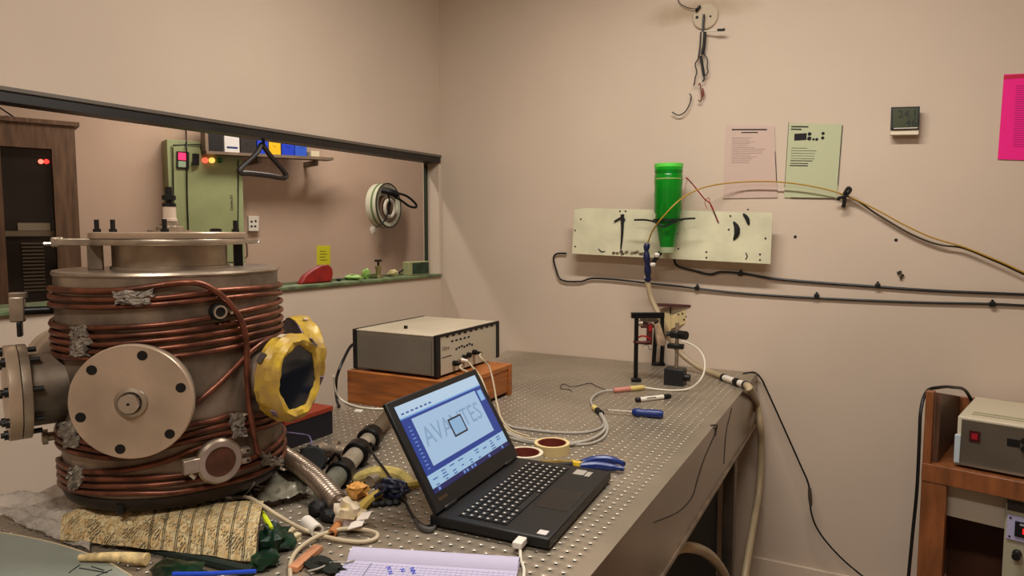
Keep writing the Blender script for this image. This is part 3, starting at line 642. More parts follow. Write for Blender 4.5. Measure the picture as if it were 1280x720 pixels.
# ---- tape rolls
for (px, py, lab) in ((690, 553, 'cream masking tape roll farther from the laptop keyboard'), (656, 565, 'pale tape roll touching the laptop, nearer of the two')):
    p = T(px, py, 0.025); p.z = TZ; far_ = px == 690
    r = thing('tape_roll', lab, 'tape', p, 'tape rolls behind the laptop')
    MB().lathe(p, Z3, [(0.0375, 0.0), (0.046, 0.0), (0.046, 0.025), (0.0375, 0.025)], 44, closed=True).build('tape', mat('masking_tape' if far_ else 'white_tape', (206, 184, 132) if far_ else (208, 196, 170), 0.55), r)
    MB().lathe(p, Z3, [(0.0345, 0.0005), (0.0375, 0.0005), (0.0375, 0.0245), (0.0345, 0.0245)], 44, closed=True).build('cardboard_core', mat('red_brown_core', (112, 40, 28), 0.6), r)
# ---- pliers
pl = thing('pliers', 'pliers with long blue handles lying behind the laptop', 'pliers', T(735, 583))
MB().tube(tz([(727, 579, .010), (745, 574.5, .012), (765, 575, .012), (780, 580, .012)]), 0.0085, 10, taper=lambda t: 0.7 + 0.5 * math.sin(PI * min(1, t * 1.1 + .1)) ** .5).build('handle', BLUE, pl)
MB().tube(tz([(725, 583, .010), (745, 582, .011), (763, 584, .011), (780, 586, .011)]), 0.0085, 10, taper=lambda t: 0.7 + 0.5 * math.sin(PI * min(1, t * 1.1 + .1)) ** .5).build('handle', BLUE, pl)
MB().tube(tz([(714, 579, .010), (721, 580.5, .010), (729, 582, .010)]), 0.0085, 8, taper=lambda t: 1.1).build('collar', mat('yellow_grip', (206, 170, 40), 0.4), pl)
MB().tube(tz([(676, 577, .009), (695, 577.5, .010), (716, 580, .010)]), 0.010, 8, taper=lambda t: 0.35 + 0.6 * t).build('jaw', mat('brassy_steel', (150, 124, 70), 0.35, 0.8), pl)
MB().tube(tz([(680, 581, .007), (698, 582, .008), (716, 582, .009)]), 0.010, 8, taper=lambda t: 0.35 + 0.6 * t).build('jaw', BLACKM, pl)
# ---- screwdriver, marker, wire scrap
sdv = thing('screwdriver', 'screwdriver with a blue handle lying in front of the marker pen', 'screwdriver', T(800, 516))
a = T(790, 515, .013); b = T(829, 518, .013); d = (b - a).normalized(); Ls = (b - a).length
MB().lathe(a, d, [(0.007, 0), (0.0115, 0.006), (0.0135, 0.02), (0.011, 0.032), (0.013, 0.05), (0.0135, Ls - 0.01), (0.010, Ls)], 12).build('handle', BLUE, sdv)
MB().cyl(a - d * 0.075, a, 0.0032, n=10).build('shaft', CHROME, sdv); MB().obox(a - d * 0.079, d, V(-d.y, d.x, 0), Z3, 0.006, 0.004, 0.0012).build('blade_tip', STEEL, sdv)
mk = thing('marker_pen', 'white marker pen with black cap and tail', 'pen', T(816, 498))
a = T(795, 500, .008); b = T(838, 495, .008); d = (b - a).normalized(); Ls = (b - a).length
MB().cyl(a + d * 0.014, b - d * 0.03, 0.0078, n=16).build('barrel', WHITE, mk); MB().lathe(a, d, [(0.007, 0), (0.0084, 0.002), (0.0084, 0.015)], 16).build('tail', BLACK, mk)
MB().lathe(b - d * 0.031, d, [(0.0084, 0), (0.0084, 0.022), (0.006, 0.031)], 16).build('cap', BLACK, mk)
m = MB(); m.obox(a + d * Ls * .42 + V(.003, -.004, .0045), d, V(.6, -.8, 0), V(.5, -.5, .7), Ls * .13, .0035, .0012); m.build('printed_band', BLACK, mk)
cable('wire_scrap', 'thin crinkled black wire lying alone on the table', tz([(715, 490, .001), (712, 487, .001), (702, 486, .001), (701, 482, .001), (706, 480, .001), (712, 483, .001), (722, 482.5, .001), (728, 481, .001), (738, 479, .001), (746, 483, .001), (757, 487, .001)]), 0.0013, BLACK, 'wire', k=4, n=6)
# ---- fibre bundle: joint, sleeve and four strands
fb = thing('fibre_bundle', 'bundle of grey leads fanning from a taped pink and yellow sleeve', 'cable', T(750, 515))
a = T(767, 488, .010); b = T(806, 484, .010); c = a.lerp(b, 0.52)
MB().cyl(a, c, 0.0085, n=12).build('pink_sleeve', mat('pink_tape', (196, 126, 112), 0.6), fb); MB().lathe(c, b - c, [(0.0095, 0), (0.0095, (b - c).length * .8), (0.005, (b - c).length)], 12).build('yellow_sleeve', mat('pale_yellow_tape', (206, 182, 108), 0.6), fb)
MB().tube(tz([(767, 488, .010), (755, 489, .008), (745, 493, .006), (739.5, 499, .006), (739.5, 505, .006), (745, 511, .007)]), 0.0044, 8).build('trunk_lead', GREYC, fb)
a = T(742, 509, .007); b = T(752, 517, .007); MB().cyl(a, a.lerp(b, .5), 0.009, n=10).build('splitter_tape', mat('pale_yellow_tape', (0, 0, 0)), fb); MB().cyl(a.lerp(b, .45), b, 0.0095, n=10).build('splitter', RUBBER, fb)
for i, pts in enumerate([[(750, 515), (759, 531), (756, 545), (740, 554), (715, 556), (675, 555), (640, 548), (622, 540), (608, 520)],
        [(751, 515), (757, 530), (752, 541), (735, 550), (712, 553), (676, 551), (648, 546), (628, 536), (612, 515)],
        [(749, 516), (755, 530), (746, 537), (725, 541), (690, 540), (655, 536), (636, 532), (620, 520), (612, 505)],
        [(750, 517), (757, 533), (747, 545), (725, 553), (700, 556), (660, 551), (635, 542), (615, 525)]]):
    MB().tube([T(x, y, .004 + (.0035 if i % 2 else 0)) for x, y in pts], 0.0038, 8).build('strand', GREYC, fb)
cable('sensor_cable', 'white lead arching from the sleeve up to the small stand clamp', tz([(806, 484.5, .010), (825, 487, .004), (845, 488, .004), (863, 485, .012), (876, 474, .045), (881, 460, .075), (879, 445, .11), (870, 434, .135), (858, 428, .148), (852, 427, .150)]), 0.0034, WHITEC)

# ---- controller on its wooden box
KX0, KX1, KY0, KY1, KZ0, KZ1 = -1.522, -1.19, 1.757, 2.160, 0.118, 0.247
wb = thing('wooden_box', 'low varnished wooden box under the grey instrument', 'box', (-1.32, 1.92, TZ))
bxz(-1.540, -1.105, 1.742, 1.760, 0.0, 0.110).build('side_board', WOODH, wb, bevel=0.0015)
bxz(-1.540, -1.105, 2.082, 2.100, 0.0, 0.110).build('side_board', WOODH, wb, bevel=0.0015)
bxz(-1.540, -1.522, 1.7605, 2.0815, 0.0, 0.110).build('end_board', WOODH, wb, bevel=0.0015)
bxz(-1.130, -1.112, 1.7605, 2.0815, 0.012, 0.092).build('end_board', WOODH, wb, bevel=0.0015)
bxz(-1.5215, -1.108, 1.7605, 2.0815, 0.0925, 0.1085).build('top_board', WOODH, wb, bevel=0.0015)
ct = thing('instrument', 'grey box-shaped instrument with leads plugged into its front', 'instrument', (-1.356, 1.958, TZ + 0.110))
GREYI = mat('instrument_grey', (134, 126, 112), 0.5, var=0.05, scale=8); BEIGEI = mat('instrument_top', (186, 172, 148), 0.5, var=0.04, scale=6)
bxz(KX0 + .004, KX1 - .008, KY0 + .003, KY1 - .003, KZ0, KZ1 - .004).build('body', GREYI, ct, bevel=0.0015)
bxz(KX0 + .003, KX1 - .004, KY0, KY1, KZ1 - .004, KZ1).build('top_cover', BEIGEI, ct, bevel=0.001)
bxz(KX1 - .0095, KX1, KY0 - .002, KY0 + .022, KZ0 - .002, KZ1 + .001).build('corner_bracket', BLACK, ct); bxz(KX1 - .0095, KX1, KY1 - .018, KY1 + .002, KZ0 - .002, KZ1 + .001).build('corner_bracket', BLACK, ct)
bxz(KX0 - .002, KX0 + .012, KY0 - .002, KY0 + .010, KZ0 - .002, KZ1 + .001).build('corner_bracket', BLACK, ct)
bxz(KX0, KX0 + .006, KY0 + .01, KY1, KZ1, KZ1 + .002).build('top_edge_strip', BLACK, ct)
bxz(KX1 - .0095, KX1 - .001, KY0 + .022, KY1 - .018, KZ1 - .007, KZ1 + .001).build('front_top_edge', BLACK, ct)
fpn = bxz(KX1 - .0085, KX1 - .003, KY0 + .022, KY1 - .018, KZ0, KZ1 - .007).build('front_panel', mat('instrument_panel', (172, 160, 138), 0.45), ct)
bxz(KX0 + .14, KX0 + .15, KY0 + .09, KY0 + .098, KZ1, KZ1 + .010).build('top_knob', BLACK, ct)
for x in (KX0 + .05, KX1 - .06):
    for y in (KY0 + .04, KY1 - .04): bxz(x - .012, x + .012, y - .012, y + .012, 0.110, KZ0).build('foot', RUBBER, ct)
bxz(KX0 + .02, KX1 - .02, KY0, KY0 + .003, KZ0 + .004, KZ1 - .018).build('side_plate', mat('instrument_side', (118, 110, 98), 0.45, var=0.05, scale=5), ct)
xf = KX1 - .0028; yd, zd = V(0, 1, 0), Z3
def fp(a, b): return V(xf, KY0 + .022 + (KY1 - KY0 - .04) * a, TZ + KZ0 + (KZ1 - KZ0 - .007) * b)
m = MB().text('Vitro', fp(.03, .62), yd, zd, .021, .0002, font_shear=.3); m.build('logo', mat('logo_dark_red', (70, 24, 28), .6), fpn, ang=0)
m = MB()
for i in range(5): m.obox(fp(.2 + .07 * i, .82), V(0, 1, 0), Z3, V(1, 0, 0), .007, .003, .0003)
for i in range(7): m.obox(fp(.27 + .045 * i, .58 + .02 * (i % 3)), V(0, 1, 0), Z3, V(1, 0, 0), .006, .0035, .0003)
for i in range(3): m.obox(fp(.06 + .05 * i, .45), V(0, 1, 0), Z3, V(1, 0, 0), .009, .0014, .0003)
m.build('printed_marks', INK, fpn, ang=0)
for i in range(9): MB().obox(fp(.12 + .1 * i, .99), V(0, 1, 0), Z3, V(1, 0, 0), .008, .005, .0008).build('vent_notch', BLACK, fpn, ang=0)
socks = [(.22, .22), (.31, .27), (.38, .30), (.46, .33), (.56, .36)]
for a, b in socks: MB().cyl(fp(a, b) - V(.001, 0, 0), fp(a, b) + V(.012, 0, 0), .009, n=14).build('socket', BLACKM if a not in (.31,) else STEEL, fpn)
for i, (a, pts) in enumerate([(socks[0], [(575, 460, .145), (588, 468, .125), (600, 488, .085), (608, 505, .04), (615, 525, .004), (628, 538, .006), (650, 548, .006), (680, 551, .006)]),
        (socks[1], [(590, 458, .148), (601, 472, .125), (610, 495, .075), (620, 518, .03), (634, 537, .008), (655, 547, .010), (672, 549, .010)]),
        (socks[4], [(600, 446, .185), (611, 458, .155), (617, 480, .105), (621, 503, .055), (627, 524, .02), (640, 538, .010), (662, 546, .012)])]):
    pl_ = MB().cyl(fp(*a) + V(.008, 0, 0), fp(*a) + V(.034, 0, -.002), .007, .005, n=12).build('lead_plug', BLACKM if i != 1 else WHITE, None)
    r = thing('instrument_lead', ['cream lead from the leftmost front socket of the grey instrument', 'cream lead with a white plug in the grey instrument', 'cream lead from the rightmost front socket of the grey instrument'][i], 'cable', fp(*a) + V(.02, 0, 0), 'leads of the grey instrument')
    pl_.parent = r; pl_.location = ORG[pl_.name] - ORG[r.name]
    MB().tube([fp(*a) + V(.032, 0, -.002)] + tz(pts), .0029, 8).build('lead', BEIGEC, r)
cable('instrument_power_cable', 'black power cable behind the left end of the wooden box', [V(KX0 - .002, KY0 + .03, TZ + .19), V(KX0 - .03, KY0 + .02, TZ + .185), T(424, 462, .13), T(420, 480, .06), T(421, 500, .012), T(424, 508, .006)], .005, BLACK)
cable('white_lead', 'white lead lying in front of the wooden box', tz([(417, 470, .10), (419, 487, .05), (427, 500, .01), (445, 508, .004), (465, 511, .004), (485, 512, .004), (500, 520, .004)]), .0034, WHITEC)
o = MB().obox(T(448, 514, .004), V(1, .3, 0), V(-.3, 1, 0), Z3, .012, .010, .004).build('cable_tag', WHITE, None, bevel=.002); tag(o, 'small white plastic tag beside the wooden box', 'tag')

# ---- dark box with red lid behind the taped viewport
p = V(-1.42, 1.36, TZ); bk = thing('red_lidded_box', 'dark navy box with a red lid behind the taped viewport', 'box', p)
MB().box(-1.50, -1.337, 1.27, 1.448, TZ, TZ + .066).build('body', mat('navy_card', (16, 14, 26), .6), bk)
MB().box(-1.502, -1.335, 1.268, 1.450, TZ + .066, TZ + .080).build('lid', mat('red_card', (146, 52, 30), .55), bk, bevel=.002)
# ================================================================== clutter around the chamber foot
# rug
def rugmat():
    m_ = bpy.data.materials.new('floral_rug'); m_.use_nodes = True; nt = m_.node_tree; b = nt.nodes['Principled BSDF']; b.inputs['Roughness'].default_value = .85
    N, Lk = nt.nodes.new, nt.links.new
    uv = N('ShaderNodeUVMap'); mp = N('ShaderNodeMapping'); mp.inputs['Scale'].default_value = (3.6, 1, 1); s0 = N('ShaderNodeSeparateXYZ'); cb0 = N('ShaderNodeCombineXYZ'); Lk(uv.outputs[0], s0.inputs[0]); Lk(s0.outputs[1], cb0.inputs[0]); Lk(s0.outputs[0], cb0.inputs[1]); Lk(cb0.outputs[0], mp.inputs[0])
    nz = N('ShaderNodeTexNoise'); nz.inputs['Scale'].default_value = 3; Lk(mp.outputs[0], nz.inputs['Vector'])
    mx = N('ShaderNodeMixRGB'); mx.inputs[0].default_value = .12; Lk(mp.outputs[0], mx.inputs[1]); Lk(nz.outputs['Color'], mx.inputs[2])
    v1 = N('ShaderNodeTexVoronoi'); v1.feature = 'F1'; v1.inputs['Scale'].default_value = 5.2; Lk(mx.outputs[0], v1.inputs['Vector'])
    r1 = N('ShaderNodeValToRGB'); e = r1.color_ramp.elements; e[0].position = 0; e[0].color = (.5, .5, .5, 1); e[1].position = .09; e[1].color = (.5, .5, .5, 1)
    for p_, g_ in ((.13, .85), (.32, .95), (.36, .45), (.41, .5), (.45, .75), (.60, .85), (.66, .6), (.8, .8)): q_ = e.new(p_); q_.color = (g_, g_, g_, 1)
    Lk(v1.outputs['Distance'], r1.inputs[0])
    w1 = N('ShaderNodeTexMagic'); w1.turbulence_depth = 3; w1.inputs['Scale'].default_value = 13; w1.inputs['Distortion'].default_value = 1.6; Lk(mx.outputs[0], w1.inputs['Vector'])
    r2 = N('ShaderNodeValToRGB'); r2.color_ramp.elements[0].position = .36; r2.color_ramp.elements[0].color = (.12, .12, .12, 1); r2.color_ramp.elements[1].position = .50; Lk(w1.outputs['Fac'], r2.inputs[0])
    mul = N('ShaderNodeMath'); mul.operation = 'MULTIPLY'; Lk(r1.outputs[0], mul.inputs[0]); Lk(r2.outputs[0], mul.inputs[1])
    # border stripes over the right half
    sp = N('ShaderNodeSeparateXYZ'); Lk(cb0.outputs[0], sp.inputs[0])
    st = N('ShaderNodeMath'); st.operation = 'MULTIPLY'; st.inputs[1].default_value = 15.0; Lk(sp.outputs[0], st.inputs[0])
    fr = N('ShaderNodeMath'); fr.operation = 'FRACT'; Lk(st.outputs[0], fr.inputs[0])
    r3 = N('ShaderNodeValToRGB'); e = r3.color_ramp.elements; e[0].position = 0; e[0].color = (0, 0, 0, 1); e[1].position = .10; e[1].color = (1, 1, 1, 1)
    e4 = e.new(.05); e4.color = (.02, .02, .02, 1); e5 = e.new(.145); e5.color = (.05, .05, .05, 1); e2 = e.new(.17); e2.color = (.05, .05, .05, 1); e3 = e.new(.22); e3.color = (1, 1, 1, 1); Lk(fr.outputs[0], r3.inputs[0])
    gt = N('ShaderNodeMath'); gt.operation = 'LESS_THAN'; gt.inputs[1].default_value = .45; Lk(sp.outputs[0], gt.inputs[0])
    mxs = N('ShaderNodeMath'); mxs.operation = 'MAXIMUM'; Lk(gt.outputs[0], mxs.inputs[0]); Lk(r3.outputs[0], mxs.inputs[1])
    m2 = N('ShaderNodeMath'); m2.operation = 'MULTIPLY'; Lk(mul.outputs[0], m2.inputs[0]); Lk(mxs.outputs[0], m2.inputs[1])
    n3 = N('ShaderNodeTexNoise'); n3.inputs['Scale'].default_value = 9; Lk(mp.outputs[0], n3.inputs['Vector'])
    rc = N('ShaderNodeValToRGB'); rc.color_ramp.elements[0].position = .4; rc.color_ramp.elements[1].position = .6
    rc.color_ramp.elements[0].color = s2l((200, 166, 112)) + (1,); rc.color_ramp.elements[1].color = s2l((214, 192, 146)) + (1,); Lk(n3.outputs['Fac'], rc.inputs[0])
    fin = N('ShaderNodeMixRGB'); fin.inputs[1].default_value = s2l((48, 42, 24)) + (1,); Lk(m2.outputs[0], fin.inputs[0]); Lk(rc.outputs[0], fin.inputs[2]); Lk(fin.outputs[0], b.inputs['Base Color'])
    return m_
RUG = rugmat()
bl, brr, fl_, fr_ = T(80, 634, .058), T(330, 626, .058), T(74, 674, .012), T(318, 706, .012)
def rugf(u, v):
    a = bl.lerp(brr, u); b = fl_.lerp(fr_, u); p = a.lerp(b, v * .93)
    h = .058 - .046 * max(0, (v - .35) / .65) ** 2.0; h += .004 * mnoise.noise(V(u * 6, v * 3, 0)) - .012 * max(0, .12 - u) / .12
    p.z = TZ + max(h, .010); return p
rg = thing('rug', 'folded floral rug with cream and olive pattern before the chamber', 'rug', T(200, 690))
MB().sheet(lambda u, v: rugf(v, u), 14, 44, .008).build('patterned_fold', RUG, rg, ang=60)
m = MB(); a, b = T(100, 697, .014), T(184, 699, .014); m.tube([a, a.lerp(b, .5) + V(0, 0, .003), b], .0095, 12, taper=lambda t: .6 + .5 * t); m.build('rolled_edge', mat('cream_rug_edge', (206, 180, 128), .8, var=.2, scale=60), rg)
m = MB(); m.tube([T(190, 688, .004), T(250, 700, .006), T(316, 716, .006)], .010, 8, taper=lambda t: .5 + .6 * t); m.build('dark_underside', mat('dark_green_backing', (18, 30, 20), .8), rg)
GBAG = mat('dark_green_plastic', (8, 34, 20), .35, var=.5, scale=20, bump=.8, bscale=40)
o = MB(); o.ball(T(343, 676, .016), .030, .034, .024, 18, .3, 3); o.ball(T(330, 700, .012), .024, .024, .014, 16, .3, 5); o = o.build('plastic_bag', GBAG); tag(o, 'crumpled dark green plastic bag at the right end of the rug', 'bag')
o = MB(); o.ball(T(228, 718, .012), .06, .03, .013, 18, .3, 8); o = o.build('plastic_bag', GBAG); tag(o, 'crumpled dark green plastic bag under the front of the rug', 'bag')
o = MB().tube(tz([(328, 640, .045), (333, 650, .045), (340, 660, .043)]), .0045, 8, taper=lambda t: .6 + .5 * math.sin(PI * t)).build('lime_strip', mat('lime_plastic', (196, 206, 30), .5)); tag(o, 'short lime yellow strip lying on the green bag', 'strip')
o = MB().tube(tz([(216, 717.5, .03), (260, 717, .03), (320, 714, .03)]), .0035, 8).build('blue_pen', mat('bright_blue', (26, 70, 190), .35)); tag(o, 'slim bright blue pen at the very front of the table', 'pen')
# bubble wrap
BW = mat('bubble_film', (196, 184, 170), .18, spec=.7, alpha=.5, var=.12, scale=30, bump=1.0, bscale=110)
q0, q1, q2, q3 = T(-40, 636, .03), T(118, 612, .05), T(118, 690, .012), T(60, 700, .004)
def bw(u, v):
    a = T(-30, 622, .02).lerp(T(120, 612, .03), u); b = T(30, 662, .0).lerp(T(112, 694, .0), u); p = a.lerp(b, v)
    h = .018 + .03 * u * (1 - v) + .016 * mnoise.noise(V(u * 5, v * 5, 2)) + .006 * mnoise.noise(V(u * 17, v * 17, 5)); p.z = TZ + max(.004, h * (1 - .5 * v)); return p
o = MB().sheet(lambda u, v: bw(v, u), 30, 36, .001).build('bubble_wrap', BW); tag(o, 'crumpled clear bubble wrap left of the rug', 'bubble wrap')
m = MB(); pts = [T(-20, 664, .004), T(30, 672, .004), T(70, 681, .004), T(105, 692, .004), T(135, 704, .004), T(165, 722, .004)]
pts = smooth_path(pts, 5); c0 = V(-1.06, .45, TZ + .004); c1 = V(-1.50, .45, TZ + .004)
m.prism([p for p in pts] + [c0, c1], Z3 * .0022); sh = thing('card_sheet', 'pale grey-green card sheet with black pen strokes at the front corner', 'card', T(60, 705)); m.build('card', mat('pale_card', (142, 146, 134), .5, var=.05, scale=5), sh)
m = MB(); m.tube([p + Z3 * .0023 for p in pts], .0012, 5, 1); m.build('worn_edge', mat('card_edge', (206, 184, 150), .7), sh)
m = MB()
for st in ([(86, 716), (100, 706)], [(99, 710), (134, 716)], [(114, 708), (130, 713)], [(118, 721), (140, 712)]): m.tube([T(x, y, .0066) for x, y in st], .0009, 5)
m.build('pen_strokes', INK, sh)
# beige cable loop
cable('beige_cable', 'beige cable looping in front of the pad from under the chamber', tz([(292, 622, .03), (310, 622, .055), (325, 630, .06), (345, 643, .05), (365, 655, .03), (385, 664, .012), (420, 674, .006), (450, 677.5, .005), (468, 674, .006), (471, 667, .009), (455, 662, .010), (430, 661, .011), (405, 667, .012), (385, 677, .010), (370, 690, .008), (363, 705, .006), (363, 725, .006)]), .0038, BEIGEC)
cable('thin_lead', 'thin grey lead dangling below the chamber rim', [CYL(318, 603, RB + .004), T(312, 612, .06), T(302, 621, .03), T(292, 624, .012)], .0016, GREYC)
# corrugated hose with taped end
ribs = 36
P = smooth_path(tz([(350, 566, .060), (360, 573, .060), (374, 582, .056), (392, 596, .046), (408, 612, .036), (424, 630, .026)]), 60)
o = thing('corrugated_hose', 'corrugated steel hose with a taped white end', 'hose', T(390, 610))
MB().tube(P, .020, 14, 1, taper=lambda t: 1 + .09 * math.sin(2 * PI * ribs * t)).build('bellows', mat('bellows_steel', (156, 138, 122), .32, .8), o, ang=80)
m = MB(); m.ball(T(436, 641, .024), .030, .026, .022, 20, .28, 3); m.build('taped_end', mat('crumpled_paper', (200, 184, 176), .7, bump=.8, bscale=30, col2=(196, 172, 110), scale=22), o, ang=45)
for k, (px, py) in enumerate([(424, 622), (455, 645), (446, 655)]):
    c = T(px, py, .035 - .008 * k); MB().obox(c, V(1, .5 * k - .4, .3), V(-.4, 1, .2), V(0, 0, 1), .014, .012, .0008).build('tape_flap', mat('white_tape_flap', (214, 200, 188), .6), o)
# steel pipe chain with clamps
pc = thing('pipe_fitting', 'chain of grey pipe sections with black clamp rings', 'pipe', T(450, 570))
A, B = T(404, 616, .030), T(486, 520, .030); D = (B - A).normalized(); LL = (B - A).length
PVC = mat('grey_green_pipe', (104, 104, 92), .4, .3, var=.15, scale=16); PVC2 = mat('pale_pipe', (156, 144, 126), .4, .4, var=.12, scale=16)
for (a, b, r, mm, nm) in ((0, .17, .022, PVC, 'pipe_end'), (.17, .24, .030, BLACKM, 'clamp_ring'), (.24, .40, .0215, PVC2, 'pipe_section'), (.40, .47, .032, BLACKM, 'clamp_ring'), (.47, .62, .0205, PVC2, 'pipe_section'), (.60, .68, .031, BLACKM, 'clamp_ring'), (.68, 1.0, .020, mat('brown_pipe', (96, 82, 64), .45, .3), 'pipe_section')):
    MB().lathe(A, D, [(r * .9, a * LL), (r, a * LL + .003), (r, b * LL - .003), (r * .9, b * LL)], 24).build(nm, mm, pc)
sd = V(-D.y, D.x, 0); c = A + D * LL * .45
MB().lathe(c, sd, [(.017, .0), (.017, .05), (.025, .05), (.025, .062), (.016, .062), (.016, .09)], 22).build('branch', STEEL, pc)
MB().tube([A + D * LL * .2 + Z3 * .03, A + D * LL * .2 + Z3 * .044 + sd * .008, A + D * LL * .2 + sd * .03 + Z3 * .02], .004, 8).build('clamp_screw', BLACKM, pc)
MB().tube([A + D * LL * .44 - sd * .03, A + D * LL * .44 - sd * .042 + Z3 * .01, A + D * LL * .44 - sd * .03 + Z3 * .025], .004, 8).build('clamp_screw', BLACKM, pc)
# black ribbed knob valve
kp = T(388, 600, .0); kv = thing('valve_knob', 'black ribbed plastic valve knob beside the corrugated hose', 'valve', kp)
u_ = V(.75, -.5, .45).normalized(); c = kp + Z3 * .042
MB().lathe(c, u_, [(.012, -.03), (.030, -.026), (.032, -.004), (.026, 0.0), (.033, .004), (.034, .022), (.028, .028), (.001, .028)], 26).build('knob', RUBBER, kv)
a1, a2, a3 = basis(u_)
for k in range(12):
    t = 2 * PI * k / 12; MB().obox(c + u_ * .012 + (a1 * math.cos(t) + a2 * math.sin(t)) * .034, u_, a2 * math.cos(t) - a1 * math.sin(t), a1 * math.cos(t) + a2 * math.sin(t), .008, .003, .003).build('rib', RUBBER, kv)
MB().cyl(kp, kp + Z3 * .03, .014, n=14).build('stem', STEEL, kv)
# other little things, each its own
def lump(name, lab, cat, px, py, z, rx, ry, rz, m_, jit=.22, seed=1, ang=25):
    o_ = MB(); c_ = T(px, py, 0); o_.ball(c_ + Z3 * (z + rz), rx, ry, rz, 20, jit, seed); return tag(o_.build(name, m_, None, ang), lab, cat)
def stub(name, lab, cat, p0, p1, r, m_, inner=.7, z=None):
    a_ = T(*p0); b_ = T(*p1); L_ = (b_ - a_).length; return tag(MB().lathe(a_, b_ - a_, [(r, 0), (r, L_), (r * inner, L_), (r * inner, L_ * .3), (0.0005, L_ * .3)], 24).build(name, m_), lab, cat)
def foil(u, v):
    p = T(300, 596, .03).lerp(T(392, 592, .02), u).lerp(T(322, 642, .0).lerp(T(382, 628, .0), u), v)
    p.z = TZ + .020 + .020 * (1 - v) + .010 * mnoise.noise(V(u * 4, v * 4, 9)) + .005 * mnoise.noise(V(u * 11, v * 11, 1)); return p
o = MB().sheet(lambda u, v: foil(v, u), 18, 22, .001).build('plastic_film', mat('grey_film', (104, 98, 84), .25, var=.25, scale=30, bump=.6, bscale=50), None, 40); tag(o, 'crumpled grey plastic film under the corrugated hose', 'film')
stub('plastic_sleeve', 'short white plastic sleeve below the taped hose end', 'sleeve', (383, 652, .013), (397, 664, .013), .0125, WHITE)
stub('cork_tube', 'short orange-brown tube beside the taped hose end', 'tube', (426, 652, .009), (414, 668, .009), .0085, mat('orange_brown_tube', (168, 106, 58), .6))
lump('rubber_cap', 'black rubber cap in front of the corrugated hose', 'cap', 398, 645, 0, .020, .020, .016, RUBBER, .1, 3, 40)  # loose black rubber cap
lump('rubber_bung', 'black rubber bung behind the white sleeve', 'bung', 412, 652, 0, .022, .016, .012, RUBBER, .15, 6, 40)
lump('crumpled_tape', 'crumpled orange tape beside the pipe chain', 'tape', 446, 622, 0, .024, .020, .016, mat('orange_tape', (206, 146, 72), .6), .3, 4)
lump('tissue_scrap', 'greyish tissue scrap in front of the taped hose end', 'tissue', 436, 662, 0, .018, .012, .009, mat('grey_tissue', (150, 132, 124), .8), .3, 12)
for k, (a_, b_) in enumerate([((352, 672), (370, 663)), ((352, 682), (374, 670))]):
    p, q = T(*a_, .008 + .0 * k), T(*b_, .008); d = (q - p).normalized(); pgr = thing('clothes_peg', ['white plastic peg farther from the viewer beside the green bag', 'white plastic peg nearer the viewer beside the green bag'][k], 'peg', p, 'white pegs by the bag')
    for s in (-1, 1): MB().obox((p + q) / 2 + Z3 * .0042 * s, d, V(-d.y, d.x, 0), V(0, 0, 1), (q - p).length / 2, .006, .0032).build('arm', mat('bone_plastic', (206, 188, 150), .5), pgr, bevel=.001)
    MB().cyl((p + q) / 2 + V(-d.y, d.x, 0) * .007, (p + q) / 2 - V(-d.y, d.x, 0) * .007, .004, n=10).build('spring', STEEL, pgr)
a_, b_ = T(366, 712, .006), T(398, 684, .006); d = (b_ - a_).normalized()
o = MB().obox((a_ + b_) / 2, d, V(-d.y, d.x, 0), Z3, (b_ - a_).length / 2, .009, .005).build('wood_strip', mat('pink_wood', (176, 120, 84), .6, var=.25, scale=12, stretch=(4, 1, 4)), None, bevel=.001); tag(o, 'short reddish wooden strip under the beige cable loop', 'wood')
lump('dark_cloth', 'dark crumpled cloth at the left edge of the writing pad', 'cloth', 405, 712, 0, .04, .018, .008, mat('dark_cloth', (26, 28, 20), .9), .3, 2)
cable('cord_end', 'thin pale cord beside the writing pad', tz([(385, 714, .010), (400, 710, .012), (415, 703, .012), (432, 703, .010), (443, 700, .010)]), .0016, GREYC)
cable('yellow_hose', 'dull yellow rubber hose behind the laptop lid', tz([(446, 642, .012), (456, 630, .012), (472, 618, .013), (492, 609, .014), (508, 606, .014), (525, 604, .012)]), .010, mat('yellow_rubber', (176, 146, 66), .5), 'hose')
o = MB().tube(tz([(440, 600, .012), (470, 592, .02), (500, 596, .018), (515, 606, .012)]), .017, 10, taper=lambda t: .5 + .6 * math.sin(PI * t)).build('plastic_pouch', mat('yellowed_film', (176, 156, 92), .25, var=.2, scale=20, bump=.6, bscale=30)); tag(o, 'yellowed clear plastic pouch behind the laptop lid', 'pouch')
rnd = random.Random(11)
m = MB()
for k in range(9):
    c_ = T(493 + rnd.uniform(-12, 14), 622 + rnd.uniform(-5, 6)); P = [c_ + V(rnd.uniform(-.028, .028), rnd.uniform(-.022, .022), .006 + rnd.uniform(0, .028)) for _ in range(6)]
    m.tube(P, .0042, 7, 5, closed=True)
o = m.build('cable_coil', mat('navy_cable', (18, 20, 42), .5)); tag(o, 'tangled coil of navy-black cable beside the laptop lid', 'cable')
m = MB()
for k in range(4):
    c_ = T(468 + 9 * k, 634 - k); m.ball(c_ + Z3 * .006, .010, .008, .006, 12, .25, k + 20)
o = m.build('putty_strip', RUBBER); tag(o, 'short black lumpy strip near the yellow hose', 'strip')
stub('steel_nipple', 'small steel nipple beside the yellow hose', 'fitting', (462, 602, .014), (474, 596, .014), .013, STEEL)
cable('probe_lead', 'thin lilac lead from the taped viewport to the clutter', [V(-1.12, 1.05, TZ + .14), T(372, 542, .05), T(386, 545, .035), T(390, 556, .03)], .0016, mat('lilac_wire', (120, 110, 150), .5), 'wire')
stub('pipe_elbow', 'silver pipe stub behind the black valve knob', 'pipe', (372, 572, .02), (404, 560, .02), .017, STEEL)

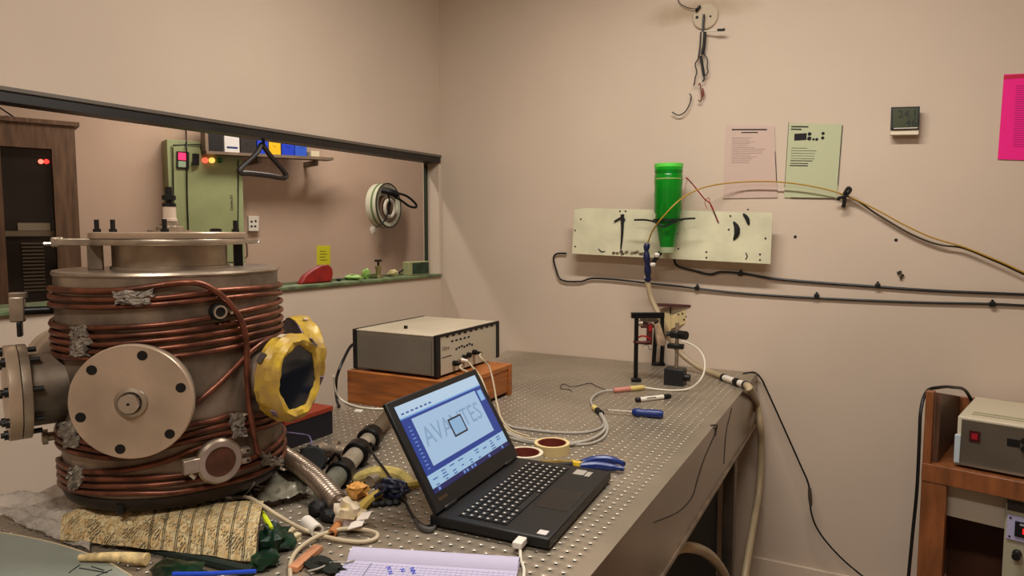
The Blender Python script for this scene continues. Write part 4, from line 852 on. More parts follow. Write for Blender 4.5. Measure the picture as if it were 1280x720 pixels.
# ================================================================== optical stand at the far end of the table
G0 = T(795, 477); fw_ = V(-math.sin(YAW), math.cos(YAW), 0); rt2 = V(math.cos(YAW), math.sin(YAW), 0)
def Gp(px, py, d=0.0): return onplane(px, py, G0 + fw_ * d, fw_)          # in the plane of the stand, facing the room
def gbox(x0, y0, x1, y1, d0, d1):
    a = Gp(x0, y1, d0); b = Gp(x1, y0, d0); w_ = (V(b.x, b.y, 0) - V(a.x, a.y, 0)).dot(rt2)
    return MB().slab([a, a + rt2 * w_, a + rt2 * w_ + fw_ * (d1 - d0), a + fw_ * (d1 - d0)], Z3 * (b.z - a.z))
gn = thing('gantry_stand', 'black angular stand carrying small red and beige parts', 'stand', G0)
o_ = gbox(792.5, 398, 798.5, 476, -.008, .008); o_.build('post', BLACKM, gn, bevel=.001)
MB().obox(G0 + Z3 * .007, rt2, fw_, Z3, .018, .014, .007).build('post_foot', BLACKM, gn, bevel=.002)
gbox(789.5, 391, 831, 398, -.010, .010).build('top_bar', BLACKM, gn, bevel=.001)
gbox(825.5, 398, 830.5, 417, -.008, .008).build('hanger_bar', BLACKM, gn, bevel=.001)
REDC = mat('dark_red_metal', (84, 34, 28), .45, .3); BEB = mat('beige_block', (160, 134, 108), .6, var=.15, scale=30); BGS = mat('brown_grey_steel', (84, 70, 58), .4, .5)
gbox(801, 399, 822, 402.5, -.012, .012).build('clip_plate', BGS, gn)
for k, (x0, y0, x1, y1) in enumerate([(797, 404, 812, 405), (801, 408, 818, 407.5), (797, 428, 812, 429)]): MB().cyl(Gp(x0, y0), Gp(x1, y1), .0065, n=10).build('clamp_rod', REDC if k else BGS, gn)
MB().cyl(Gp(798, 404.5, -.012), Gp(803, 404.5, -.012), .010, n=12).build('clamp_nut', STEEL, gn)
gbox(809, 404, 816, 431, -.012, .012).build('mount_block', REDC, gn, bevel=.003)
gbox(811, 407, 815, 414, -.016, -.012).build('red_tag', RED, gn)
MB().prism([Gp(818, 406, -.014), Gp(825, 404, -.014), Gp(833, 428, -.014), Gp(830, 433, -.014), Gp(822, 431, -.014)], fw_ * .024).build('beige_block', BEB, gn, bevel=.002)
MB().tube([Gp(796, 423), Gp(802, 420, -.01), Gp(808, 421, -.012), Gp(813, 425, -.014)], .003, 7).build('red_wire', RED, gn)
MB().tube([Gp(792, 427), Gp(798, 428, -.01), Gp(806, 428, -.012), Gp(813, 427, -.012)], .005, 8).build('red_clamp', REDC, gn)
MB().tube([Gp(803, 433), Gp(809, 431, -.01), Gp(812, 437, -.01), Gp(815, 436, -.01)], .0012, 5).build('stray_wire', INK, gn)
# rear bipod carrying a cream bracket under a brown rail
H0 = T(823, 456.5)
def Hp(px, py, d=0.0): return onplane(px, py, H0 + fw_ * d, fw_)
cb = thing('bracket_stand', 'short black bipod carrying a cream perforated bracket and brown rail', 'bracket', H0)
for x0, x1 in ((817, 817.5), (827, 827)): MB().cyl(Hp(x0, 456), Hp(x1 + 3, 400), .009, n=10).build('leg', BLACKM, cb)
MB().obox(H0 + Z3 * .006, rt2, fw_, Z3, .026, .016, .006).build('foot', BLACKM, cb, bevel=.002)
CBM = mat('cream_board', (200, 178, 128), .55, var=.06, scale=20)
MB().prism([Hp(839, 395, -.02), Hp(863, 384.5, -.02), Hp(863, 402, -.02), Hp(839, 411, -.02)], fw_ * .010).build('perforated_plate', CBM, cb)
MB().prism([Hp(830, 391, -.012), Hp(839.5, 392, -.012), Hp(839.5, 412, -.012), Hp(836, 415, -.012), Hp(830, 415, -.012)], fw_ * .012).build('back_plate', CBM, cb)
a_, b_ = Hp(822, 381, -.01), Hp(862, 382, -.01); MB().obox((a_ + b_) / 2, b_ - a_, fw_, Z3, (b_ - a_).length / 2, .02, .005).build('top_rail', mat('brown_red_rail', (76, 38, 32), .5), cb)
MB().cyl(Hp(838, 383, -.01), Hp(838, 394, -.01), .003, n=8).build('rail_pin', BLACKM, cb)
m = MB()
for px, py in ((853, 392), (858, 396), (855, 399.5), (848, 393)):
    p = Hp(px, py, -.0202); m.cyl(p, p - fw_ * .0012, .004, n=8)
m.build('bracket_holes', INK, cb)
# magnetic base stand
mp = T(843, 481, 0); mg = thing('magnetic_stand', 'small magnetic base with a steel rod and black clamp', 'stand', mp)
MB().box(mp.x - .036, mp.x + .036, mp.y - .02, mp.y + .04, TZ, TZ + .062).build('base', mat('dark_base_grey', (34, 33, 36), .4, .3), mg, bevel=.003)
MB().cyl(V(mp.x + .036, mp.y + .01, TZ + .03), V(mp.x + .055, mp.y + .01, TZ + .03), .013, n=16).build('switch_knob', BLACK, mg)
MB().cyl(V(mp.x + .004, mp.y + .01, TZ + .062), V(mp.x + .004, mp.y + .01, TZ + .232), .007, n=14).build('rod', STEEL, mg)
cl = MB().box(mp.x - .02, mp.x + .02, mp.y - .008, mp.y + .026, TZ + .176, TZ + .200).build('clamp', BLACK, mg, bevel=.004)
MB().cyl(V(mp.x + .018, mp.y - .01, TZ + .192), V(mp.x + .046, mp.y - .022, TZ + .192), .016, n=14).build('clamp_knob', BLACK, cl)
MB().cyl(V(mp.x - .034, mp.y + .0, TZ + .19), V(mp.x - .018, mp.y + .005, TZ + .19), .009, n=10).build('clamp_screw', BLACK, cl)
MB().box(mp.x - .03, mp.x + .03, mp.y - .006, mp.y + .022, TZ + .136, TZ + .154).build('clamp', BLACK, mg, bevel=.003)
# hose from the bottle to the table and over its edge
HOSE = mat('clear_hose', (170, 150, 118), .35, var=.08, scale=6)
hs = thing('water_hose', 'translucent beige hose running from the bottle over the table corner to the floor', 'hose', T(900, 476))
MB().tube([Wl(809, 351, .13), Wl(814, 372, .13), Wl(822, 390, .14), Wl(829, 404, .15), T(838, 424, .13), T(852, 443, .07), T(872, 458, .030), T(890, 466, .014), T(905, 472, .012)], .0115, 12).build('upper_hose', HOSE, hs)
a_ = T(903, 471.5, .013); b_ = T(934, 482, .016); d = b_ - a_; L_ = d.length
MB().lathe(a_, d, [(.010, 0), (.015, .004), (.015, .012), (.010, .014)], 20).build('hose_clip', BLACK, hs)
MB().lathe(a_, d, [(.0115, .014), (.0125, .018), (.0125, L_ - .016)], 20).build('white_coupling', WHITE, hs)
MB().lathe(a_, d, [(.0135, L_ * .52), (.0150, L_ * .54), (.0150, L_ * .68), (.0135, L_ * .70)], 20).build('hose_clip', BLACK, hs)
MB().lathe(a_, d, [(.012, L_ - .016), (.016, L_ - .014), (.016, L_ - .004), (.012, L_)], 20).build('hose_clip', BLACK, hs)
MB().tube([a_ + d * .97, T(938, 487, .018), Xp(945, 502, TX1 + .006), Xp(950, 530, TX1 + .028), Xp(951.5, 560, TX1 + .03), Xp(949, 610, TX1 + .03), Xp(940, 665, TX1 + .03), Xp(931, 720, TX1 + .03), Xp(924, 775, TX1 + .03)], .0135, 12).build('lower_hose', HOSE, hs)
cable('floor_hose', 'grey-beige hose looping out from under the table', [Xp(838, 690, -.47), Xp(852, 684, -.44), Xp(868, 685, -.42), Xp(884, 692, -.41), Xp(898, 706, -.41), Xp(908, 724, -.41), Xp(918, 750, -.41), Xp(924, 790, -.41)], .016, HOSE, 'hose', n=12)
# black lead from table corner to the floor
bl_ = thing('black_lead', 'thin black lead hanging from the far table corner to the floor', 'cable', (-.2, 2.78, .3))
MB().tube([T(929, 467, .002), T(938, 465.5, .002), T(944, 466, .003), Wl(952, 474, .02), Wl(962, 495, .03), Wl(980, 535, .05), Wl(1000, 580, .06), Wl(1011, 607, .06), Wl(1014, 640, .06), Wl(1024, 665, .07), Wl(1048, 694, .08), Wl(1078, 720, .1), Wl(1110, 742, .12)], .0033, 8).build('lead', BLACK, bl_)
MB().tube([Wl(1012, 610, .06), Wl(1012.5, 620, .06), Wl(1013.5, 632, .06)], .0075, 8, taper=lambda t: .7 + .3 * math.sin(PI * t)).build('inline_connector', mat('brown_connector', (74, 60, 50), .5), bl_)
# ================================================================== things on the back wall
NB = V(0, -1, 0)                       # out of the back wall, towards the room
def wslab(px0, py0, px1, py1, off, th, tilt=None):
    a = Wl(px0, py0, off + th); b = Wl(px1, py0, off + th); c = Wl(px1, py1, off + th); d = Wl(px0, py1, off + th)
    return MB().slab([a, b, c, d], V(0, th, 0))
# mounting plate
pan = thing('mounting_plate', 'cream metal plate with screw holes fixed to the wall behind the green bottle', 'plate', Wl(840, 322))
q = [Wl(715, 317, .085), Wl(963, 330, .085), Wl(966, 266, .085), Wl(731, 260, .085), Wl(718, 262, .085)]
MB().prism(q, V(0, .006, 0)).build('plate', CREAM, pan)
for px, py in ((735, 275), (735, 305), (945, 282), (945, 312)): MB().cyl(Wl(px, py, 0), Wl(px, py, .08), .006, n=10).build('standoff', STEEL, pan)
m = MB()
for px, py in ((726, 274), (719, 288), (719, 308), (775, 264), (782, 264), (847, 292), (883, 315), (883, 322), (911, 287), (957, 298), (950, 318), (950, 325), (935, 262), (913, 270), (848, 311)):
    p = Wl(px, py, 0.0852); m.cyl(p, p + NB * .0012, .0038, n=8)
m.build('screw_holes', INK, pan)
m = MB(); m.tube([Wl(768, 277, 0.0890), Wl(777, 272, 0.0910), Wl(781, 275, 0.0910)], .004, 6); m.tube([Wl(778, 268, 0.0910), Wl(778, 285, 0.0910), Wl(777, 302, 0.0890), Wl(776, 312, 0.0870)], .0075, 7, taper=lambda t: 1.1 - .75 * t); m.build('adhesive_streak', INK, pan)
m = MB(); m.tube([Wl(929, 267, 0.0880), Wl(934, 273, 0.0890), Wl(936, 281, 0.0870)], .007, 7, taper=lambda t: .4 + .7 * math.sin(PI * t)); m.tube([Wl(917, 277, 0.0880), Wl(921, 284, 0.0900), Wl(921, 292, 0.0890), Wl(917, 300, 0.0870)], .011, 7, taper=lambda t: .25 + .8 * math.sin(PI * t)); m.tube([Wl(932, 316, 0.0870), Wl(934, 320, 0.0870), Wl(932, 324, 0.0870)], .002, 5); m.build('black_scuff', INK, pan)
m = MB(); rnd = random.Random(3)
for k in range(11):
    p = Wl(768 + 4 * k + rnd.uniform(-2, 2), 316 + rnd.uniform(-2, 1.5), 0.0880); m.ball(p, .008, .004, .005, 8, .3, k)
m.build('rough_glue_line', mat('glue_crust', (108, 90, 72), .8, var=.4, scale=60), pan)
m = MB().tube([Wl(748, 311, 0.0870), Wl(752, 314.5, 0.0870), Wl(756, 314, 0.0870)], .002, 5); m.build('bent_pin', INK, pan)
# green bottle, upside down
bt = Wl(836, 205, .150); bx_, by_ = bt.x, bt.y; bz1 = bt.z; bz0 = Wl(833, 312, .150).z
GREENG = mat('green_bottle_plastic', (6, 150, 34), .18, trans=.55, var=.0, spec=.6)
bo = thing('green_bottle', 'upside-down green plastic bottle strapped to the wall plate', 'bottle', (bx_, by_, bz0))
H = bz1 - bz0; R_ = .0555
MB().lathe(V(bx_, by_, bz0), Z3, [(.028, 0), (.030, .018), (.034, .04), (.041, .075), (.046, .10), (R_ - .004, .115), (R_ - .006, .14), (R_, .155), (R_ - .0015, .20), (R_, .215), (R_ - .0015, .25), (R_, .262), (R_, H - .045), (R_ - .003, H - .04), (R_, H - .035), (R_, H - .012)], 40, capends=False).build('bottle_body', GREENG, bo)
MB().lathe(V(bx_, by_, bz0), Z3, [(R_ - .006, H - .014), (R_ + .001, H - .014), (R_ + .001, H), (R_ - .006, H)], 40, closed=True).build('cut_rim', mat('light_green_rim', (92, 206, 70), .4), bo)
MB().lathe(V(bx_, by_, bz0), Z3, [(.0300, -.012), (.0305, .010), (.020, .012)], 24).build('bottle_cap', mat('bottle_cap_grey', (150, 158, 124), .4), bo)
z_ = Wl(830, 275, .150).z
MB().lathe(V(bx_, by_, 0), Z3, [(R_ + .0005, z_ - .004), (R_ + .003, z_ - .004), (R_ + .003, z_ + .004), (R_ + .0005, z_ + .004)], 40, closed=True).build('strap', RUBBER, bo)
MB().tube([Wl(793, 275, .16), Wl(808, 275, .17), Wl(820, 278, .205), Wl(830, 283, .212), Wl(842, 278, .208), Wl(853, 274, .18), Wl(869, 273, .16)], .004, 7).build('strap_tail', BLACK, bo)
z2 = Wl(836, 224, .150).z; MB().lathe(V(bx_, by_, 0), Z3, [(R_ + .0003, z2 - .002), (R_ + .0018, z2 - .002), (R_ + .0018, z2 + .002), (R_ + .0003, z2 + .002)], 40, closed=True).build('thin_band', mat('pale_band', (150, 170, 90), .5), bo)
# blue valve under the bottle
vv = thing('blue_valve', 'dark blue hose valve with pale nozzles below the bottle', 'valve', Wl(809, 348, .13))
MB().tube([Wl(809, 304, .16), Wl(808, 314, .16), Wl(809, 330, .155), Wl(810, 345, .14), Wl(809, 351, .13)], .014, 10, taper=lambda t: .55 + .35 * abs(math.sin(4 * PI * t)) + .2 * t).build('valve_body', DBLUE, vv)
MB().cyl(Wl(809, 346, .135), Wl(809, 351, .13), .013, n=12).build('pale_collar', WHITE, vv)
MB().tube([Wl(814, 333, .155), Wl(819, 324, .155), Wl(826, 315, .152)], .009, 8).build('nozzle', RUBBER, vv)
for px, py in ((821, 319), (816, 331)): MB().ball(Wl(px, py, .163), .012, .012, .010, 10, .15, px).build('nozzle_nut', WHITE, vv)
# tubes and wires at the bottle
yc = thing('yellow_cable', 'long thin yellow cable sagging along the wall from the bottle to the right', 'cable', Wl(1000, 230))
MB().tube([Wl(810, 303, .16), Wl(816, 288, .19), Wl(828, 272, .222), Wl(845, 254, .215), Wl(862, 242, .15), Wl(885, 233, .09), Wl(920, 228, .045), Wl(965, 227, .04), Wl(1010, 232, .035), Wl(1054, 243, .03), Wl(1095, 262, .03), Wl(1130, 281, .03), Wl(1165, 297, .03), Wl(1205, 309, .03), Wl(1250, 327, .03), Wl(1300, 347, .03), Wl(1400, 365, .03), Wl(1550, 372, .03)], .0029, 8).build('cable', YELC, yc)
cable('branch_cable', 'dark cable tied to the yellow cable on the wall', [Wl(1050, 242, .018), Wl(1070, 250, .018), Wl(1095, 267, .018), Wl(1130, 288, .018), Wl(1158, 301, .018), Wl(1180, 307, .02), Wl(1205, 310.5, .02), Wl(1250, 329, .022), Wl(1300, 349.5, .022), Wl(1400, 367.5, .022), Wl(1550, 375, .022)], .0034, mat('olive_black_cable', (58, 46, 24), .55))
kt = Wl(1055, 240, .03); m = MB()
m.tube([Wl(1055, 243, .038), Wl(1060, 235, .04), Wl(1063, 238, .04), Wl(1056, 246, .038), Wl(1050, 247, .036), Wl(1047, 250, .034)], .006, 7); m.tube([Wl(1056, 244, .036), Wl(1055.5, 252, .034), Wl(1054, 259, .03)], .0068, 7)
o = m.build('cable_tie', BLACK); tag(o, 'black knotted strap around the yellow cable', 'tie')
cable('red_wire', 'stiff red and black wire bent beside the green bottle', [Wl(857, 222, .14), Wl(862, 226, .13), Wl(872, 238, .12), Wl(880, 248, .105), Wl(888, 255, .095), Wl(893, 266, .09), Wl(898, 278, .088)], .0026, mat('red_black_wire', (110, 24, 20), .5, var=.7, scale=30), 'wire')
cable('thin_red_wire', 'thin light red wire curled around the bent wire by the bottle', [Wl(860, 221, .14), Wl(857, 232, .12), Wl(855, 248, .11), Wl(852, 262, .10)], .001, mat('light_red_wire', (196, 90, 80), .5), 'wire')
cable('red_curl', 'small red wire curl beside the bent wire by the bottle', [Wl(884, 261, .095), Wl(881, 253, .095), Wl(886, 247, .095), Wl(888, 256, .095), Wl(891, 263, .093)], .0012, RED, 'wire')
# black wall cables with clips
o = cable('wall_cable', 'upper black cable clipped along the wall to the right', [Wl(851, 316, .012), Wl(845, 320, .012), Wl(843, 326, .012), Wl(848, 333, .012), Wl(870, 339, .012), Wl(888, 343, .012), Wl(902, 340, .012), Wl(930, 342, .012), Wl(965, 348, .01), Wl(1020, 353, .008), Wl(1090, 358, .008), Wl(1180, 364, .008), Wl(1300, 369, .008), Wl(1600, 384, .008)], .0048, BLACK, group='black wall cables')
o = cable('wall_cable', 'lower black cable bent up at its left end below the plate', [Wl(708, 317, .012), Wl(697, 317, .012), Wl(692, 322, .012), Wl(695, 336, .012), Wl(702, 350, .012), Wl(725, 352, .012), Wl(741, 348, .012), Wl(775, 350, .012), Wl(810, 354, .012), Wl(850, 358, .012), Wl(900, 364, .010), Wl(960, 369, .008), Wl(1050, 374, .008), Wl(1150, 378, .008), Wl(1240, 380, .008), Wl(1300, 383, .008), Wl(1600, 400, .008)], .0042, BLACK, group='black wall cables')
for px, py, lab in ((926, 342, 'cable clip on the upper cable under the plate'), (1097, 357, 'cable clip on the upper cable right of the plate'), (872, 360, 'cable clip on the lower cable below the bottle'), (1021, 370, 'cable clip on the lower cable below the papers'), (1240, 380, 'cable clip on the lower cable near the right edge')):
    c = Wl(px, py, .0); r = thing('cable_clip', lab, 'clip', c, 'cable clips on the wall')
    MB().obox(c + NB * .0085, V(1, 0, 0), V(0, 1, 0), Z3, .009, .0085, .0085).build('saddle', BLACK, r, bevel=.002)
    MB().cyl(c + Z3 * .012 + NB * .001, c + Z3 * .012 + NB * .010, .0042, n=10).build('nail', BLACKM, r)
m = MB()
for k, (px, py) in enumerate([(1125, 340), (1128, 344), (1126, 347), (1123, 341)]): m.ball(Wl(px, py, .006), .006, .006, .005, 9, .3, k)
tag(m.build('wall_plug', mat('green_black_plug', (40, 44, 26), .6)), 'small dark plug stuck in the wall above the cables', 'plug')
for k, (px, py, lab) in enumerate([(994, 296, 'dark screw hole right of the plate'), (1120, 300, 'dark screw hole below the yellow cable')]):
    p = Wl(px, py, 0); tag(MB().lathe(p, NB, [(.0055, 0), (.006, .001), (.004, .003), (.001, .003)], 10).build('wall_screw', INK), lab.replace('screw hole', 'screw head'), 'screw', 'screws in the wall')
# papers
def paper(name, lab, quad, m_, cat='paper'):
    r = thing(name, lab, cat, Wl(*quad[0])); q = [Wl(x, y, .0045) for x, y in quad]
    MB().slab(q, V(0, .0012, 0)).build('sheet', m_, r); return r, q
def lines(r, q, rows, m_=INK, nm='printed_lines'):    # rows: (u0,u1,v,thickness)
    m = MB()
    for u0, u1, v, th in rows:
        f = lambda u, vv: (q[3].lerp(q[2], u)).lerp(q[0].lerp(q[1], u), vv) + NB * .0003
        a, b = f(u0, v), f(u1, v); m.obox((a + b) / 2, b - a, Z3, NB, (b - a).length / 2, th / 2, .0002)
    m.build(nm, m_, r, ang=0)
rnd = random.Random(4)
r, q = paper('notice_paper', 'pinkish paper sheet taped to the wall right of the bottle', [(904, 248), (972, 247), (968, 157), (908, 157)], mat('pinkish_paper', (196, 170, 156), .8))
lines(r, q, [(.12, .85, .055, .005), (.32, .66, .095, .004)]); lines(r, q, [(.13, .13 + rnd.uniform(.3, .7), .17 + .026 * i, .0014) for i in range(14)], mat('faded_print', (140, 112, 104), .8))
MB().obox((q[1] + q[2]) / 2 + NB * .0006 - Z3 * .02, (q[2] - q[1]), V(1, 0, 0), NB, .06, .0012, .0003).build('edge_tape', INK, r)
r, q = paper('notice_paper', 'pale green paper sheet with printed controls beside the pinkish sheet', [(980, 247), (1046, 248), (1053, 155), (986, 154)], mat('pale_green_paper', (182, 184, 148), .8))
lines(r, q, [(.05, .38, .045, .005), (.05, .25, .08, .005)]); lines(r, q, [(.08, .08 + rnd.uniform(.25, .5), .33 + .035 * i, .0016) for i in range(5)] + [(.08, .50, .50, .003), (.08, .42, .535, .003), (.07, .42, .565, .004)])
f = lambda u, vv: (q[3].lerp(q[2], u)).lerp(q[0].lerp(q[1], u), vv) + NB * .0004
m = MB(); m.obox(f(.24, .18), V(1, 0, 0), Z3, NB, .022, .013, .0003)
for u, v_, rr in ((.41, .14, .007), (.41, .20, .008), (.49, .21, .0045), (.55, .21, .0055), (.66, .13, .006), (.66, .19, .006)): m.cyl(f(u, v_), f(u, v_) + NB * .0004, rr, n=12)
m.build('printed_controls', INK, r)
for a, b in ((1, 2), (0, 3)):
    MB().obox(q[a].lerp(q[b], .58) + NB * .0006, (q[b] - q[a]), V(1, 0, 0), NB, (q[b] - q[a]).length * (.40 if a else .44), .0012 if a else .0007, .0003).build('edge_tape', INK, r)
MB().obox(q[0].lerp(q[1], .55) + NB * .0006 , (q[1] - q[0]), Z3, NB, (q[1] - q[0]).length * .42, .0012, .0003).build('edge_tape', INK, r)
r, q = paper('pink_sheet', 'bright magenta printed sheet at the right edge of the wall', [(1247, 199), (1330, 202), (1330, 90), (1255, 93)], mat('magenta_paper', (240, 20, 132), .7))
lines(r, q, [(.22, .9, .14 + .026 * i, .0022) for i in range(28)], mat('magenta_print', (170, 16, 110), .8))
MB().obox((q[2] + q[3]) / 2 + NB * .0005 - Z3 * .006, V(1, 0, 0), Z3, NB, (q[2] - q[3]).length / 2, .006, .0003).build('top_tape', mat('deep_magenta', (190, 10, 60), .6), r)
# thermometer
th = thing('thermometer', 'black digital thermometer on a cream holder', 'thermometer', Wl(1132, 170))
a, b, c, d = [Wl(x, y, .040) for x, y in ((1113, 162), (1149, 161), (1150, 133), (1114, 134))]
fx = (b - a).normalized(); fu = (d - a).normalized()
MB().slab([a, b, c, d], V(0, .016, 0)).build('case', BLACK, th)
MB().slab([p + NB * .0006 for p in (a.lerp(c, .08) , b.lerp(d, .08), c.lerp(a, .06), d.lerp(b, .06))], V(0, .0006, 0)).build('display', mat('lcd_dark_green', (60, 66, 42), .25), th)
LCD = mat('lcd_digit', (12, 14, 10), .4)
MB().text('24.1', a.lerp(d, .52) + fx * .022 + NB * .0012, fx, fu, .036, .0001).build('digits', LCD, th, ang=0); MB().text('46', a.lerp(d, .14) + fx * .046 + NB * .0012, fx, fu, .036, .0001).build('digits', LCD, th, ang=0)
MB().slab([a.lerp(d, .03) + fx * .01 + NB * .0008, a.lerp(d, .03) + fx * .085 + NB * .0008, a.lerp(d, .065) + fx * .085 + NB * .0008, a.lerp(d, .065) + fx * .01 + NB * .0008], V(0, .0006, 0)).build('light_strip', WHITE, th)
MB().slab([Wl(1113, 168.5, .038), Wl(1148, 168, .038), Wl(1149, 155, .0235), Wl(1114, 155, .0235)], V(0, .0235, 0)).build('holder', mat('cream_holder', (206, 190, 162), .5), th)
# round ceiling-rose style junction cover with hanging wires
c = Wl(882, 21, 0); jb = thing('junction_cover', 'round pale cover plate high on the wall', 'cover', c)
MB().lathe(c, NB, [(.052, 0), (.052, .006), (.048, .010), (.001, .010)], 40).build('plate', mat('cover_paint', (186, 168, 142), .6), jb)
for dx, dz in ((-.032, 0), (.022, -.004)): MB().cyl(c + V(dx, 0, dz) + NB * .008, c + V(dx, 0, dz) + NB * .012, .006 if dx < 0 else .004, n=10).build('cover_hole', INK, jb)
cable('cover_wire', 'thin dark wire running in from above to the round cover', [Wl(847, -6, .01), Wl(849, 3, .01), Wl(856, 8, .012), Wl(866, 11, .014), Wl(873, 10, .016)], .0016, BLACK, 'wire')
o = MB().tube([Wl(870, 14, .016), Wl(873, 10, .02), Wl(875, 8, .016)], .006, 8).build('wire_grip', BLACK); tag(o, 'small black grip on the round cover plate', 'grip')
hw = thing('hanging_wires', 'bunch of dark hanging wires below the round cover plate', 'wires', Wl(880, 60))
for nm, pts, rr, mm in (('wire', [(880, 18), (879, 34), (879, 40)], .005, BLACK), ('wire', [(876, 40), (875, 58), (873, 74)], .0032, BLACK), ('wire', [(881, 40), (880, 56), (878, 68)], .007, RUBBER), ('wire', [(879, 38), (878, 52), (878, 62)], .003, BEIGEC),
        ('wire', [(873, 74), (869, 80), (871, 90), (869, 97), (868, 104), (867, 107)], .0024, BLACK), ('wire', [(879, 66), (884, 74), (884, 84), (885, 90), (882, 95)], .0024, BLACK), ('wire', [(876, 70), (878, 82), (880, 95)], .0055, RUBBER), ('wire', [(880, 95), (880, 100), (878, 102)], .003, BLACK)):
    MB().tube([Wl(x, y, .022) for x, y in pts], rr, 7).build(nm, mm, hw)
MB().tube([Wl(880, 39, .022), Wl(889, 39, .03), Wl(898, 37.5, .04)], .003, 7).build('white_stub', WHITEC, hw); MB().tube([Wl(897, 37.5, .04), Wl(902, 37.5, .042), Wl(906, 37, .044)], .0055, 7).build('stub_grip', BLACK, hw)
cable('loose_wire_hook', 'curved black wire end hanging left below the bunch', [Wl(862, 117, .02), Wl(864, 121, .02), Wl(862, 130, .02), Wl(856, 140, .02), Wl(848, 144, .02), Wl(840, 140, .02)], .0024, BLACK, 'wire')
cable('red_wire_end', 'short red-brown wire end hanging right below the bunch', [Wl(873, 107, .02), Wl(875, 104, .02), Wl(876, 112, .02), Wl(877, 122, .02), Wl(875, 127, .02), Wl(873, 125, .02)], .0022, mat('red_brown_wire', (104, 48, 36), .5), 'wire')
o = MB().tube([Wl(878, 110, .02), Wl(879, 116, .02), Wl(878, 121, .02)], .005, 7, taper=lambda t: .5 + .6 * math.sin(PI * t)).build('red_cap', mat('red_brown_cap', (120, 56, 44), .5)); tag(o, 'tiny red-brown cap beside the red wire end', 'cap')  # tiny loose cap

# ================================================================== room behind the opening
def fbox(px0, py0, px1, py1, off, th, back=None):
    q = [Fw(px0, py1, off), Fw(px1, py1, off), Fw(px1, py0, off), Fw(px0, py0, off)]
    z0 = (q[0].z + q[1].z) / 2; z1 = (q[2].z + q[3].z) / 2; q[0].z = q[1].z = z0; q[2].z = q[3].z = z1
    return MB().slab(q, -FN * th), q
# wooden cabinet with dark glass door
cab = thing('glazed_cabinet', 'brown wooden cabinet with a dark glass door seen through the opening', 'cabinet', Fw(40, 400, .2))
OFC = .42
def fp_(px, py, off): return Fw(px, py, off)
c1 = Fw(93, 158, OFC); ztop = c1.z; tr = (c1 - FW0).dot(FD); tl = tr - 1.05
def fq(t, z, off): p = FW0 + FD * t + FN * off; return V(p.x, p.y, z)
def fb(t0, t1, z0, z1, o0, o1): return MB().slab([fq(t0, z0, o1), fq(t1, z0, o1), fq(t1, z1, o1), fq(t0, z1, o1)], -FN * (o1 - o0))
CABW = mat('cabinet_wood', (110, 84, 64), .5, var=.16, scale=8, stretch=(8, 8, .8))
fb(tl, tr, .05, ztop, .002, OFC - .05).build('carcass', WOODD, cab)
fb(tl - .02, tr + .02, ztop, ztop + .02, 0.002, OFC + .01).build('cornice', CABW, cab)
gz1 = Fw(60, 186, OFC).z; gr = (Fw(68, 250, OFC) - FW0).dot(FD)
fb(gr, tr, .0, ztop, OFC - .05, OFC).build('right_stile', CABW, cab); fb(tl, gr, gz1, ztop, OFC - .05, OFC).build('top_rail', CABW, cab)
glx = (Fw(4, 250, OFC) - FW0).dot(FD)
fb(tl, glx, 0, gz1, OFC - .05, OFC).build('left_stile', CABW, cab)
fb(glx, gr, .7, gz1, OFC - .045, OFC - .03).build('glass_pane', mat('smoked_glass', (40, 34, 30), .12, spec=.6, var=.2, scale=3), cab)
zsh = Fw(40, 292, OFC).z
fb(glx, gr, zsh - .012, zsh + .012, OFC - .030, OFC - .022).build('shelf_edge', mat('pale_shelf', (120, 106, 88), .5), cab)
fb(glx + .05, gr - .02, zsh + .014, zsh + .05, OFC - .030, OFC - .024).build('papers_behind_glass', mat('dull_papers', (146, 134, 112), .7), cab)
for k in range(14):
    z = zsh - .05 - .017 * k; fb(glx + .06, gr - .05, z, z + .007, OFC - .030, OFC - .026).build('vent_slat', mat('slat_grey', (96, 84, 70), .5), cab)
for k, px in enumerate((51, 58)):
    p = Fw(px, 202, OFC - .028); MB().cyl(p, p + FN * .005, .011, n=14).build('red_reflection', mat('red_reflection_a' if k else 'red_reflection_b', (255, 60, 50) if k else (255, 120, 100), .4, emit=1.2), cab)  # reflections of red LEDs in the glass, drawn as glowing discs
m = MB()
for k, pts in enumerate([[(-10, 128), (8, 140), (20, 148), (30, 152)], [(6, 147), (20, 150), (34, 153), (44, 155)], [(12, 149), (24, 151), (40, 154), (54, 156)]]): m.tube([fq((Fw(x, y, .3) - FW0).dot(FD), Fw(x, y, .3).z, .3) for x, y in pts], .004 if k == 0 else .012, 6)
tag(m.build('cable_heap', RUBBER), 'black cables lying on top of the brown cabinet', 'cables')
# green electrical panel
ep = thing('electrical_panel', 'pale green electrical panel with indicator lamps on the far wall', 'panel', Fw(258, 330, .07))
OFP = .14; t0 = (Fw(212, 250, OFP) - FW0).dot(FD); t1 = (Fw(305, 250, OFP) - FW0).dot(FD); zp1 = Fw(215, 174, OFP).z; zp0 = Fw(258, 335, OFP).z
fb(t0, t1, zp0, zp1, .002, OFP - .01).build('housing', GREENP, ep, bevel=.003)
ti0 = (Fw(217, 250, OFP) - FW0).dot(FD); ti1 = (Fw(297, 250, OFP) - FW0).dot(FD); zi1 = Fw(217, 182, OFP).z
dr = fb(ti0, ti1, zp0 + .03, zi1, OFP - .01, OFP).build('panel_door', mat('pale_green_door', (146, 152, 106), .5, var=.05, scale=5), ep, bevel=.002)
m = MB()
for a_, b_ in (((298, 200), (297.5, 300)), ((216, 184), (218, 300)), ((216, 181.5), (258, 180.5))): m.tube([Fw(*a_, OFP + .001), Fw(*b_, OFP + .001)], .0035, 5)
m.build('door_gap', INK, ep)
